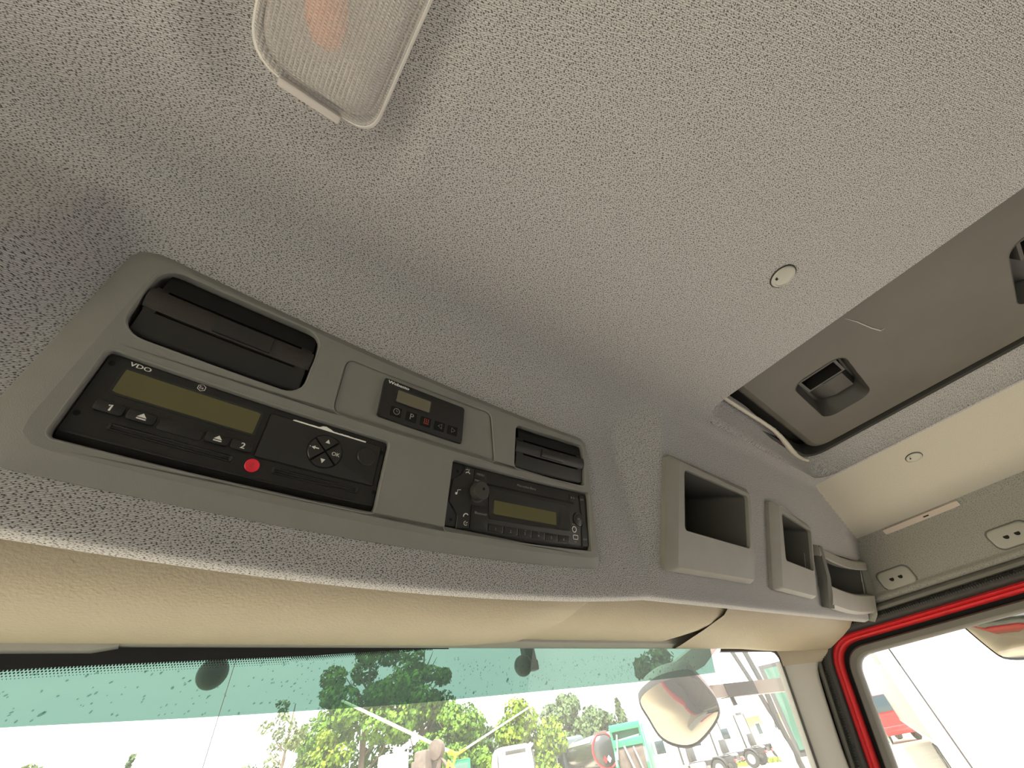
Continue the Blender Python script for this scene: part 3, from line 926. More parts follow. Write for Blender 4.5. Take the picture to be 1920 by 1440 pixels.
# printer drawer
mb = MB(); key(mb, 4.2, 28.6, 91.4, 62.6, 1.0, FO - .2, FO + 1.0, .5); mb.map(Wm); dr = mb.build('printer_drawer', BLACKG, tac, angle=25)
mb = MB(); lo_ = resample(lift(rrect(3.3, 27.8, 92.2, 63.4, 1.4, 3), 0), 90); li_ = resample(lift(rrect(4.1, 28.5, 91.5, 62.7, 1.0, 3), 0), 90)
mb.loft([[(p.x, p.y, FO + .04) for p in lo_], [(p.x, p.y, FO + .04) for p in li_]]); mb.map(Wm); mb.build('drawer_gap', BLACKM, tac)
mb = MB(); rnd = random.Random(5); up_, dn_ = [], []
for k in range(41):
    t = k / 40; u = 19.5 + 58 * t
    base = 62.6
    bump = 2.0 * math.exp(-((t - .42) / .06) ** 2) + .7 * rnd.random() * (1 - abs(2 * t - 1)) + .6
    up_.append((u, base + bump * (1 if t > .02 else .3), FO + 1.5 + .3 * rnd.random())); dn_.append((u, base - .3, FO + .9))
mb.loft([dn_, up_], closed=False); mb.map(Wm); mb.build('paper_edge', PAPER, tac, smooth=False)
# navigation pad: four sectors and their marks
cx, cy = 48.6, 45.6
mb = MB(); mb.loft([lift(circ(cx, cy, 13.6, 36), FO + .95), lift(circ(cx, cy, 13.2, 36), FO + 1.3)], False, True); mb.map(Wm); nv = mb.build('navigation_pad', BLACKM, dr)
for k, a0 in enumerate((48, 138, 228, 318)):
    mb = MB(); a = a0 + 3; sec = [(cx + .6 * math.cos(R(a0 + 45)), cy + .6 * math.sin(R(a0 + 45)))] + circ(cx, cy, 12.7, 14, a0 + 2, a0 + 88)
    # ccw sector
    ins = inset(sec, .45)
    mb.loft([lift(sec, FO + 1.3), lift(sec, FO + 2.0), lift(ins, FO + 2.5)], False, True); mb.map(Wm); mb.build('pad_key', BLACKG, dr)
mb = MB(); o_ = FO + 2.62
flatpoly(mb, [(cx - 1.9, cy + 6.6), (cx + 1.7, cy + 6.6), (cx - .1, cy + 9.8)], o_)
flatpoly(mb, [(cx - 1.8, cy - 6.4), (cx, cy - 9.9), (cx + 1.8, cy - 6.4)], o_)
stroke(mb, [(cx - 5.0, cy + .6), (cx - 9.0, cy + .6)], .9, o_); flatpoly(mb, [(cx - 10.6, cy + .6), (cx - 8.0, cy - .9), (cx - 8.0, cy + 2.1)], o_); flatpoly(mb, circ(cx - 11.6, cy + .8, .4, 8), o_)
text(mb, 'OK', cx + 8.2, cy - .3, o_, h=3.0)
mb.map(Wm); mb.build('pad_marks', PRINT, dr, smooth=False)
mb = MB(); c2 = (81, 51.0)
mb.loft([lift(circ(*c2, 7.6, 28), FO + .9), lift(circ(*c2, 7.6, 28), FO + 1.6), lift(circ(*c2, 6.9, 28), FO + 2.1), lift(circ(*c2, 4.4, 28), FO + 1.6), lift(circ(*c2, 1.6, 28), FO + 1.3)], False, True); mb.map(Wm); mb.build('round_button', BLACKG, dr)
for h in ((-91, 25.2), (-90.8, 61), (93.4, 58), (94, 24)):
    mb = MB(); mb.loft([lift(circ(*h, 1.9, 14), FO + .05), lift(circ(*h, 1.7, 14), FO - .6), lift(circ(*h, .8, 14), FO - .7)], False, True); flatpoly(mb, circ(*h, 1.75, 14), FO + .04); mb.map(Wm); mb.build('release_hole', BLACKM, tac)
mb = MB(); text(mb, 'VDO', -77.3, 65.0, FO + .08, w=11.4, h=2.9, bold=.12); 
stroke(mb, circ(-42.3, 65.0, 2.5, 6, 30, 390), .4, FO + .08, True); text(mb, 'Ex', -42.3, 65.0, FO + .08, h=1.9)
mb.map(Wm); mb.build('lettering', PRINT, tac, smooth=False)

# ---- heater timer
het = thing('heater_timer', Wm(122, 106, 0), 'small black heater timer with tiny display on the recessed grey plate', 'timer')
mb = MB(); hb = [subdiv(rpoly([(79.8 + i, 87.6 + i), (166 - i, 86.0 + i), (164.4 - i, 125.0 - i), (78.8 + i, 126.2 - i)], 1.5, 4), 10) for i in (0, .15, .7)]
n2 = 80; hb = [resample(lift(h, 0), n2) for h in hb]
mb.loft([[(p.x, p.y, o) for p in h] for h, o in zip((hb[0], hb[0], hb[1], hb[2]), (-2, 1.0, 1.5, 1.8))], False, True); mb.map(Wm); mb.build('faceplate', BLACK, het, angle=30)
mb = MB(); flatpoly(mb, rrect(93, 106.4, 126.8, 118.4, .8, 3), 1.9); mb.map(Wm); d_ = mb.build('display', LCD2, het, smooth=False); tag(d_, 'grey green display')
mb = MB(); a_ = resample(lift(rrect(91.8, 105.2, 128.0, 119.6, 1.2, 3), 0), 60); b_ = resample(lift(rrect(93.2, 106.6, 126.6, 118.2, .8, 3), 0), 60)
mb.loft([[(p.x, p.y, 1.7) for p in a_], [(p.x, p.y, 2.3) for p in a_], [(p.x, p.y, 1.85) for p in b_]]); mb.map(Wm); mb.build('display_frame', BLACKG, het)
for k, u in enumerate((95.2, 110.2, 124.9, 139.6, 153.8)):
    mb = MB(); key(mb, u - 5.2, 91.4, u + 5.2, 100.6, .8, 1.7, 2.5, .4); mb.map(Wm); bt = mb.build('button', BLACKM, het)
    mb = MB(); o_ = 2.6; c = (u + .3, 96.3)
    if k == 0: stroke(mb, circ(*c, 2.8, 20), .55, o_, True); stroke(mb, [(c[0], c[1] + 1.7), c, (c[0] + 1.4, c[1])], .5, o_)
    elif k == 1: text(mb, 'P', *c, o_, h=5.6)
    elif k == 2:
        stroke(mb, [(c[0] - 2.6, c[1] - 2.2), (c[0] + 2.6, c[1] - 2.2)], .6, o_)
        for d in (-1.9, 0, 1.9): stroke(mb, [(c[0] + d - .2, c[1] - 1.4), (c[0] + d + .3, c[1] + .3), (c[0] + d - .2, c[1] + 1.4), (c[0] + d + .2, c[1] + 3)], .6, o_)
    elif k == 3: stroke(mb, [(c[0] + 1.7, c[1] + 2.4), (c[0] - 2.2, c[1]), (c[0] + 1.7, c[1] - 2.4)], .5, o_, True)
    else: stroke(mb, [(c[0] - 1.7, c[1] + 2.4), (c[0] + 2.2, c[1]), (c[0] - 1.7, c[1] - 2.4)], .5, o_, True)
    mb.map(Wm); mb.build('lettering', PRINTR if k == 2 else PRINTG, bt, smooth=False)
mb = MB(); text(mb, 'Webasto', 92.4, 123.2, 1.88, w=20.5, h=3.0, bold=.22); mb.map(Wm); mb.build('lettering', PRINT, het, smooth=False)

# ---- car radio
rad = thing('car_radio', Wm(252, 37, FO), 'black car radio with round knob and olive display, right end of console', 'radio')
mb = MB(); extr(mb, [(5.4, -20), (5.4, -9), (6.2, -6.4), (9.4, FO + .3), (10.2, FO + .7), (60, FO + .7), (67.6, FO - .3), (68.2, FO - .9), (68.2, -20)], 161.2, 343.4, 20); mb.map(Wm); mb.build('faceplate', BLACK, rad, angle=28)
FR = FO + .75
mb = MB(); flank = [(162.2, 31), (166.5, 27), (172.5, 20), (172.5, 8), (177.5, 8), (186, 10), (186, 66), (176, 66.5), (172, 58), (163.5, 51.5)]
fi = inset(flank, .7); mb.loft([lift(flank, FR - .3), lift(flank, FR + 1.0), lift(fi, FR + 1.6)], False, True); mb.map(Wm); mb.build('left_flank', BLACKG, rad, angle=25)
mb = MB(); k2 = (191.5, 44.4)
mb.loft([lift(circ(*k2, 10.2, 36), FR - .2), lift(circ(*k2, 9.6, 36), FR + .5), lift(circ(*k2, 8.7, 36), FR + 1.0), lift(circ(*k2, 8.5, 36), FR + 9.2), lift(circ(*k2, 8.0, 36), FR + 10.0), lift(circ(*k2, 7.0, 36), FR + 10.2), lift(circ(*k2, 3.0, 36), FR + 9.7)], False, True); mb.map(Wm); kb = mb.build('volume_knob', DARKP, rad); tag(kb, 'round charcoal knob')
mb = MB(); flatpoly(mb, circ(193.2, 46.0, 1.4, 14), FR + 9.85); mb.map(Wm); mb.build('knob_mark', BLACKM, kb, smooth=False)
# display bezel: sloping frame around the lcd
bo = resample(lift(rpoly([(207, 22), (319, 23), (311, 50), (205, 51.5)], [2, 6, 6, 2], 4), 0), 72)
bi = resample(lift(rrect(212.6, 27.4, 294.6, 40.4, .8, 3), 0), 72)
bi = [p for p in bi]
def al(a, b):
    k = min(range(len(b)), key=lambda q: (b[q] - a[0]).length); return b[k:] + b[:k]
best = min(range(len(bi)), key=lambda k: sum((Vector((bo[i].x - 260, bo[i].y - 37, 0)).normalized() - Vector((bi[(i + k) % 72].x - 254, bi[(i + k) % 72].y - 34, 0)).normalized()).length for i in range(0, 72, 6)))
bi = bi[best:] + bi[:best]
mb = MB(); mb.loft([[(p.x, p.y, FR) for p in bo], [(p.x, p.y, FR + .8) for p in bo], [(p.x, p.y, FR + .1) for p in bi]]); mb.map(Wm); mb.build('display_bezel', BLACKG, rad)
mb = MB(); flatpoly(mb, rrect(212.4, 27.2, 294.8, 40.6, .8, 3), FR + .16); mb.map(Wm); d_ = mb.build('display', LCD, rad, smooth=False); tag(d_, 'olive blank display')
mb = MB(); key(mb, 202, 53.4, 322.5, 55.4, .9, FR - .2, FR + .12, .08); mb.map(Wm); mb.build('disc_slot', BLACKM, rad)
for k in range(6):
    u0 = 207.8 + k * 17.8
    mb = MB(); key(mb, u0, 10.4, u0 + 17.2, 17.6, .8, FR - .1, FR + .8, .35); mb.map(Wm); bt = mb.build('preset_button', BLACK, rad)
    mb = MB(); text(mb, str(k + 1), u0 + 8.2, 13.7, FR + .86, h=2.6); stroke(mb, [(u0 + 16.4, 17.2), (u0 + 16.5, 12), (u0 + 15.2, 10.9)], .25, FR + .86); mb.map(Wm); mb.build('lettering', PRINTG, bt, smooth=False)
mb = MB(); p2 = (328.3, 37.4)
mb.loft([lift(circ(*p2, 7.6, 28), FR), lift(circ(*p2, 7.3, 28), FR + 1.2), lift(circ(*p2, 6.6, 28), FR + 1.5), lift(circ(*p2, 6.0, 28), FR + .9), lift(circ(*p2, 5.0, 28), FR + 1.1)], False, True); mb.map(Wm); mb.build('seek_ring', BLACKG, rad)
mb = MB(); rfl = [(333, 9), (341.5, 9), (342.4, 24), (339, 36), (341, 52), (338, 64), (331.5, 64.5), (333, 46), (335.5, 37), (333, 27)]
mb.loft([lift(rfl, FR - .3), lift(rfl, FR + .7), lift(inset(rfl, .6), FR + 1.1)], False, True); mb.map(Wm); mb.build('right_flank', BLACKG, rad, angle=25)
for h in ((168, 60), (167, 15), (341.2, 15)):
    mb = MB(); flatpoly(mb, circ(*h, 1.5, 12), FR + .2); mb.map(Wm); mb.build('release_hole', BLACKM, rad, smooth=False)
for (a, b, c, d) in ((186.6, 57.6, 201, 66), (316, 57, 330, 64), (187, 10.5, 206.8, 32)):
    mb = MB(); key(mb, a, b, c, d, .8, FR - .1, FR + .5, .3); mb.map(Wm); mb.build('button', BLACK, rad)
mb = MB(); o_ = FR + .62
text(mb, 'MENU', 193.6, 62.2, o_, w=8.4, h=1.9); text(mb, 'MIC', 190.6, 55.6, o_, w=5.5, h=1.8)
text(mb, 'Mercedes-Benz', 253, 61.3, FR + .02, w=25.5, h=2.3)
text(mb, 'Bluetooth', 198, 25.2, o_, w=13.5, h=2.2)
text(mb, 'SET', 328.3, 37.4, FR + 1.2, h=1.8); text(mb, 'AUX', 320.5, 31, o_, h=1.4); text(mb, 'USB', 322.5, 12.6, o_, h=1.4)
text(mb, '8 6', 320.5, 60.4, o_, w=5.6, h=2.0); text(mb, 'ON', 334.8, 60.2, FR + 1.2, h=2.2); text(mb, 'MUTE', 337.2, 16.2, FR + 1.2, w=5.6, h=2.0)
text(mb, 'RPT', 252.5, 16.5, FR + .87, h=.9); text(mb, 'MIX', 270, 16.5, FR + .87, h=.9)
mb.map(Wm); mb.build('lettering', PRINTG, rad, smooth=False)
mb = MB(); o_ = FR + 1.68
# phone, note and call marks on the left flank
stroke(mb, circ(178.6, 58.4, 2.7, 10, 30, 150), .9, o_); stroke(mb, [(176.0, 63), (178.6, 64)], .5, o_); stroke(mb, [(179, 61.6), (179.8, 64.2)], .5, o_)
flatpoly(mb, circ(168.6, 38.6, 1.2, 10), o_); stroke(mb, [(169.6, 38.6), (169.6, 42), (173.0, 42.8)], .55, o_); flatpoly(mb, circ(172.0, 39.4, .1, 6), o_)
stroke(mb, circ(181.5, 19.6, 2.7, 10, 40, 190), .9, o_); stroke(mb, circ(181.8, 13.8, 1.8, 10, 90, 330), .5, o_); stroke(mb, [(181.8, 13.8), (183.8, 15)], .4, o_)
# aux ring and usb port outline
stroke(mb, circ(321.5, 25.6, 3.0, 20), .8, FR + .6, True); stroke(mb, rrect(319.6, 15.4, 326.6, 19.6, .8, 2), .7, FR + .6, True)
mb.map(Wm); mb.build('marks', PRINT, rad, smooth=False)

# ------------------------------------------------------------------ storage compartments
def quad_r(q, r, n=4): return rpoly(q, r, n)
def shrink(q, f=1.0, g=0.0, dx=0.0): 
    c = Vector((sum(p[0] for p in q) / 4, sum(p[1] for p in q) / 4))
    return [tuple(c + (Vector(p) - c) * f) for p in q]
def storage(label, outer, face, hole, depth, o_face=9.0):
    """corners bottom-left, bottom-right, top-right, top-left in (x, g) mm on the sloping face"""
    t = thing('storage_compartment', Gm(sum(p[0] for p in outer) / 4, sum(p[1] for p in outer) / 4, 0), label, 'compartment', 'open storage bins above the passenger')
    N = 96
    L0 = resample(lift(rpoly(outer, 7), 0), N); L1 = resample(lift(rpoly(face, 3), 0), N)
    def rot_to(a, b):
        k = min(range(N), key=lambda q: sum((b[(q + i) % N] - a[i]).length for i in range(0, N, 8))); return b[k:] + b[:k]
    L1 = rot_to(L0, L1)
    m = MB()
    m.loft([[(p.x, p.y, -6) for p in L0], [(p.x, p.y, 2.5) for p in L0], [tuple((p * .93 + q * .07).to_2d()) + (3.6,) for p, q in zip(L0, L1)], [tuple((p * .06 + q * .94).to_2d()) + (o_face - .4,) for p, q in zip(L0, L1)], [(q.x, q.y, o_face) for q in L1]])
    hl = subdiv(rpoly(hole, 7, 5), 12); hgx = inset(hl, -1.8)
    holed(m, [(p.x, p.y) for p in L1], [hgx], o_face)
    m.loft([lift(hgx, o_face), lift(inset(hgx, .6), o_face + .25), lift(inset(hgx, 1.2), o_face), lift(hl, o_face - 1.2), lift(hl, o_face - 5)])
    m.map(Gm); m.build('bezel', BOXP, t, angle=30)
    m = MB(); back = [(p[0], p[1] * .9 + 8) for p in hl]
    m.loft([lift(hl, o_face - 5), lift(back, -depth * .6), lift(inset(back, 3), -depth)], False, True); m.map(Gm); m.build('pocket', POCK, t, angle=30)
    return t
storage('square grey storage bin nearest the console', [(469, 3), (692, 4), (690, 147.5), (465.5, 151.5)], [(489.5, 10), (688, 11.5), (685, 138.5), (486.5, 146.5)], [(503, 57), (677.5, 54.8), (676, 133.5), (499.5, 137)], 95)
storage('narrower grey storage bin between the square bin and the corner bin', [(759.5, 1.5), (914.5, -4), (922, 127.5), (763, 144.5)], [(781, 7.2), (915, 2.8), (919, 118.5), (787, 140)], [(800, 51), (912.5, 44.6), (914.5, 114.8), (796.5, 128.5)], 90)
# corner bin: open curved tray
ct = thing('storage_compartment', Gm(1090, 20, 0), 'curved grey corner bin with open front beside the right wall', 'compartment', 'open storage bins above the passenger')
def bowp(t): return math.sin(math.pi * min(1, max(0, t)) * .62) / math.sin(math.pi * .62 if .62 > .5 else 1)
def CG(t, g, o):
    x = 972 + 252 * t
    dip = -9 * math.sin(math.pi * min(1, t * 1.02)) ** 1
    return Gm(x, g + dip * .75, o - 3 * t)
mb = MB()
LL = []
for k in range(15):
    t = k / 14
    LL.append([CG(t, 25 - 1.0 * t, -4), CG(t, 26.5 - 1.0 * t, 6), CG(t, 25.5 - 1 * t, 13), CG(t, 24 - 1 * t, 14.5), CG(t, -3, 14.5), CG(t, -6, 14), CG(t, -12.5, 8), CG(t, -13, -3)])
mb.loft(LL, True, True, closed=True); mb.build('sill', BOXP, ct, angle=30)
mb = MB(); LL = []
for k in range(15):
    t = k / 14
    def B(g, o): 
        x = 945 + 262 * t
        return Gm(x, g - 9 * math.sin(math.pi * t * .9) + 1 * t, o - 2 * t)
    LL.append([B(74, -6), B(74.5, 9), B(77, 11), B(90, 10), B(92.5, 8), B(94, -6)])
mb.loft(LL, True, True, closed=True); mb.build('top_band', BOXP, ct, angle=30)
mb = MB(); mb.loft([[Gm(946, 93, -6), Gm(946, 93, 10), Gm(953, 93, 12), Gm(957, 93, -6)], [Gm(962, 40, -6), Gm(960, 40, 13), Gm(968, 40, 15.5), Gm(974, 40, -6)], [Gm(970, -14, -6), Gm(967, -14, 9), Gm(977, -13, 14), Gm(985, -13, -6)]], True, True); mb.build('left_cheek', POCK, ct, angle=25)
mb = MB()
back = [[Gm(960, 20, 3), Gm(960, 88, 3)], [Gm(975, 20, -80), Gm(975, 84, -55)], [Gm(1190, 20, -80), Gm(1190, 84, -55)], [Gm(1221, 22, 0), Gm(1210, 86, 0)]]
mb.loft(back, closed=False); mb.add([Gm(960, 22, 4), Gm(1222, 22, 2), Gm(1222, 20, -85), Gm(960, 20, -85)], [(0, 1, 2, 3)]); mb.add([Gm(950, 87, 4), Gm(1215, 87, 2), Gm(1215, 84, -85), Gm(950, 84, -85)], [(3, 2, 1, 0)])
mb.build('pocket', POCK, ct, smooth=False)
mb = MB(); mb.loft([[Gm(1207, 96, -8), Gm(1207, 95, 8), Gm(1214, 95, 6), Gm(1216, 96, -8)], [Gm(1222, 20, -8), Gm(1221, 22, 12), Gm(1227, 20, 10), Gm(1232, 20, -8)], [Gm(1224, -13, -8), Gm(1223, -13, 12), Gm(1230, -13, 9), Gm(1236, -13, -8)], [Gm(1224, -30, -8), Gm(1223, -29, 6), Gm(1231, -29, 4), Gm(1236, -29, -8)]], True, True); mb.build('right_cheek', BOXP, ct, angle=30)

# ------------------------------------------------------------------ sun visors
def visor(label, rear, front, z0, mt=VIS):
    """rear / front: (x0, x1) of the rear and front edges"""
    t = thing('sun_visor', ((rear[0] + rear[1]) / 2, .38, z0), label, 'visor', 'padded sun visors above the windscreen')
    prof = [(.017, .168, 0), (.019, .157, 0), (.027, .1440, 1), (.038, .1325, 1), (.053, .1225, 1), (.074, .1150, 1), (.100, .1107, 1), (.125, .1090, 1), (.142, .1086, 1), (.152, .1105, 0), (.150, .119, 0), (.10, .128, 0), (.04, .160, 0)]
    m = MB(); LL = []
    NX = 22
    for k in range(NX + 1):
        q = k / NX
        edge = min(q, 1 - q)
        ins = 1.0 if edge > 0.001 else 0
        l = []
        for (d, z, fl) in prof:
            f = d / .152
            xa = rear[0] + (front[0] - rear[0]) * f; xb = rear[1] + (front[1] - rear[1]) * f
            l.append(Vector((xa + (xb - xa) * q, .306 + d, z + z0)))
        if k in (0, NX):
            c = sum(l, Vector()) / len(l)
            l = [Vector((p.x, c.y + (p.y - c.y) * .94, c.z + (p.z - c.z) * .35)) for p in l]
        LL.append(l)
    # round the end slightly
    for s_, idx in ((1, 1), (-1, NX - 1)):
        c = sum(LL[idx], Vector()) / len(prof)
        LL[idx] = [Vector((LL[0 if s_ > 0 else NX][i].x + s_ * .006, c.y + (p.y - c.y) * .985, c.z + (p.z - c.z) * .8)) for i, p in enumerate(LL[idx])]
    m.loft(LL, True, True); m.build('visor_pad', mt, t, angle=50)
    return t
visor('long beige sun visor above the windscreen on the driver side', (-.55, .404), (-.55, .352), 0.0)
visor('middle beige sun visor tucked behind the end of the long one', (.30, .752), (.30, .682), .0075)

# ------------------------------------------------------------------ interior lamp
lamp = thing('interior_lamp', (-.046, .01, ZC), 'frosted ribbed ceiling lamp with rounded corners on grey fabric', 'lamp')
mb = MB()
def LR(i, z): return [(p[0], p[1], z) for p in rpoly([(-.087 + i, -.07 + i), (-.004 - i, -.07 + i), (-.0075 - i, .088 - i), (-.085 + i, .091 - i)], [.018, .018, .017, .024], 7)]
mb.loft([LR(0, ZC + .004), LR(-.0005, ZC - .004), LR(.0003, ZC - .006), LR(.0035, ZC - .0068), LR(.0045, ZC - .0062), LR(.0065, ZC - .0125), LR(.010, ZC - .0150)], False, True)
mb.build('lens', LENS, lamp, angle=50)
mb = MB(); mb.loft([LR(.003, ZC + .004), LR(.006, ZC + .016), LR(.014, ZC + .022)], False, True); mb.build('reflector', WHITEP, lamp)
mb = MB(); mb.loft([LR(-.0015, ZC + .0075), LR(-.0022, ZC - .001), LR(-.0008, ZC - .0048), LR(.001, ZC - .0048)]); mb.build('rim', WHITEP, lamp)
mb = MB(); mb.lathe([(.001, -.042), (.008, -.038), (.012, -.028), (.0125, .0), (.012, .028), (.008, .038), (.001, .042)], (-.060, .022, ZC + .002), (.30, 1, 0), 18); mb.build('bulb', AMBER, lamp)
mb = MB(); mb.box((-.040, -.020, ZC + .008), (-.020, .060, ZC + .014), .002); mb.build('bulb_holder', STEEL, lamp)
mb = MB(); mb.box((-.066, .088, ZC - .012), (-.027, .0935, ZC - .004), .0012); mb.build('release_tab', TABP, lamp)

# ------------------------------------------------------------------ trim clips in the headliner
def clip(x, y, nrm, label):
    t = thing('trim_clip', (x, y, zceil(x)), label, 'clip', 'round trim clips in the headliner')
    m = MB(); m.lathe([(.0125, -.001), (.0128, .0012), (.0118, .0026), (.0102, .0030), (.0098, .0024), (.006, .0030), (.002, .0032)], (x, y, zceil(x)), nrm, 28, True); m.build('cap', CLIP, t)
    m = MB(); m.lathe([(.0139, -.0006), (.0139, .0008), (.0126, .0010)], (x, y, zceil(x)), nrm, 28, False); m.build('rim', RUB, t)
    m = MB(); n = Vector(nrm).normalized(); c = Vector((x, y, zceil(x))) + n * .0027 + Vector((-.006, .006, 0)); m.box(c - Vector((.0018, .0012, .0004)), c + Vector((.0018, .0012, .0004))); m.build('notch', BLACKM, t, smooth=False)
clip(.406, -.031, (0, 0, -1), 'round pale clip in the grey ceiling left of the roof hatch')
clip(1.046, .019, (-.296, 0, -.955), 'round pale clip in the sloping ceiling right of the roof hatch')

# ------------------------------------------------------------------ roof hatch
ht = thing('roof_hatch', (.76, -.2, .378), 'dark grey roof hatch panel with recessed handles in the ceiling', 'hatch')
HZ = .3765
def hr(x, y):  # the panel sits slightly turned in its opening
    return x + (y - .13) * -.02, y + (x - .60) * .055
def HP(i, z): return [(*hr(p[0], p[1]), z) for p in subdiv(rrect(.46 + i, -.66 + i, .940 - i, .114 - i, .03, 5), .03)]
hole1 = rrect(.672, -.026, .836, .056, .022, 5); hole2 = rrect(.672, -.313, .836, -.226, .022, 5)
holes_h = [[hr(*p) for p in subdiv(h, .02)] for h in (hole1, hole2)]
mb = MB(); pl = HP(.012, HZ)
holed(mb, [(p[0], p[1]) for p in pl], holes_h, HZ)
for l, g in ((HP(.012, HZ), 0),):
    mb.loft([HP(.012, HZ), HP(.004, HZ + .003), HP(0, HZ + .009), HP(0.002, HZ + .05)])
mb.build('panel', HATCH, ht, angle=40)
for hl in holes_h:
    mb = MB(); c = Vector((sum(p[0] for p in hl) / len(hl), sum(p[1] for p in hl) / len(hl)))
    def sc_(f, z, dx=0, dy=0): return [(c.x + (p[0] - c.x) * f + dx, c.y + (p[1] - c.y) * f + dy, z) for p in hl]
    mb.loft([sc_(1.0, HZ), sc_(.985, HZ - .0008), sc_(.95, HZ + .003), sc_(.86, HZ + .030, 0, -.003), sc_(.7, HZ + .032, 0, -.003)], False, True); rc = mb.build('handle_recess', DARKP, ht, angle=35)
    def fr_(x0, x1, y0, y1, z, k=0.0): return [(c.x + x0, c.y + y1, z), (c.x + x1, c.y + y1 - k, z), (c.x + x1, c.y + y0 - k, z), (c.x + x0, c.y + y0, z)]
    mb = MB(); mb.loft([fr_(-.074, -.020, -.037, .031, HZ + .032), fr_(-.070, -.026, -.033, .027, HZ + .005), fr_(-.066, -.030, -.029, .023, HZ + .005)], False, False); mb.build('latch_frame', DARKP, rc, angle=25)
    mb = MB(); mb.loft([fr_(-.067, -.029, -.030, .024, HZ + .0055), fr_(-.064, -.032, -.028, .022, HZ + .026)], False, True); mb.build('latch_slot', BLACKM, rc, smooth=False)
    mb = MB(); mb.loft([fr_(-.018, .068, -.034, .030, HZ + .031), fr_(-.004, .050, -.026, .004, HZ + .015), fr_(.004, .040, -.022, -.002, HZ + .014)], False, True); mb.build('finger_grip', DARKP, rc, angle=30)
mb = MB(); mb.tube([(.600, -.052, HZ - .0003), (.625, -.060, HZ - .0003), (.660, -.068, HZ - .0004), (.679, -.074, HZ - .0004), (.681, -.080, HZ - .0003)], [.0003, .0008, .0010, .0012, .0006], 5); s_ = mb.build('scratch', CLIP, ht); tag(s_, 'pale curved scratch')
mb = MB(); LLp = rrect(.484, -.70, .957, .1605, .045, 6)
mb.loft([[(p[0], p[1], z) for p in inset(subdiv(LLp, .03), d)] for d, z in ((.0, .385), (.003, .3745), (.008, .3715), (.012, .374), (.014, .40))]); mb.build('weather_seal', RUB, ht)
mb = MB(); mb.box((.45, -.72, .41), (1.02, .24, .425)); mb.build('frame', BLACKM, ht, smooth=False)
# loose pale edge piping along the front of the opening
pts = [(.575, .132, .377), (.593, .1335, .3755), (.63, .134, .3745), (.66, .1342, .374), (.71, .1345, .3735), (.762, .1362, .3735), (.80, .141, .3735), (.84, .148, .374), (.87, .1535, .3735), (.90, .157, .373), (.93, .158, .3735), (.955, .155, .3745)]
sm = []
for i in range(len(pts) - 1):
    for k in range(5): sm.append(Vector(pts[i]).lerp(Vector(pts[i + 1]), k / 5))
sm.append(Vector(pts[-1]))
mb = MB(); mb.tube(sm, [.0034 + .0004 * (i % 2) * (1 if i < 30 else .3) + .0022 * math.exp(-((i - 38) / 9) ** 2) for i in range(len(sm))], 10)
tag(mb.build('edge_piping', PIPE), 'loose pale ribbed piping along the front edge of the roof hatch opening', 'piping')
mb = MB(); mb.loft([[(x, .152 + .004 * math.sin(k), .371), (x, .150, .381)] for k, x in enumerate([.72, .75, .78, .81, .84, .87])], closed=False)
tag(mb.build('trim_6', REDP), kind='structure')

# ------------------------------------------------------------------ covers on the right wall
def wallx(z): return 1.229 + (.24 - z) * .1
def cover(yc, zc, label):
    t = thing('handle_cover', (wallx(zc), yc, zc), label, 'cover', 'grab handle blanking covers on the right wall')
    m = MB(); LL = []
    for i, dx in ((0, .001), (0, -.0015), (.001, -.0026), (.003, -.0030)):
        LL.append([(wallx(zc + p[1]) + dx, yc + p[0], zc + p[1]) for p in rrect(-.031 + i, -.017 + i, .031 - i, .017 - i, .011, 5)])
    m.loft(LL, False, True); m.build('plate', FAB_COVER, t)
    m = MB(); L2 = [[(wallx(zc + p[1]) + dx, yc + p[0], zc + p[1]) for p in rrect(-.0335 - i, -.0195 - i, .0335 + i, .0195 + i, .012, 5)] for i, dx in ((0, -.0004), (-.0024, -.0004))]
    m.loft(L2); m.build('shadow_gap', POCK, t)
    for d in (-.0085, .0085):
        m = MB(); m.loft([[(wallx(zc) - .0032, yc + d + r * math.cos(a), zc + r * math.sin(a)) for a in [2 * math.pi * q / 14 for q in range(14)]] for r in (.0042, .001)], False, True); m.build('screw_hole', BLACKM, t, smooth=False)
FAB_COVER = mat('cover_plastic', (0.30, 0.29, 0.255), 0.6)
cover(.211, .183, 'small cover with two dark holes on the wall near the corner bin')
cover(.004, .188, 'small cover with two dark holes above the red door edge, away from the corner bin')
tp = thing('trim_plate', (1.222, .098, .2665), 'slim pale plate with a dark slot along the wall and ceiling crease', 'plate')
mb = MB(); LL = []
for k in range(13):
    y = .026 + .143 * k / 12; e = 1 if 0 < k < 12 else .3
    LL.append([(1.2155, y, .2705), (1.2150 - .003 * e, y, .2675), (1.2225, y, .2605 - .001 * e), (1.226, y, .262)])
mb.loft(LL, True, True); mb.build('plate', PINK, tp)
mb = MB(); mb.box((1.2160, .081, .2625), (1.2200, .091, .2665)); mb.build('slot', BLACKM, tp, smooth=False)

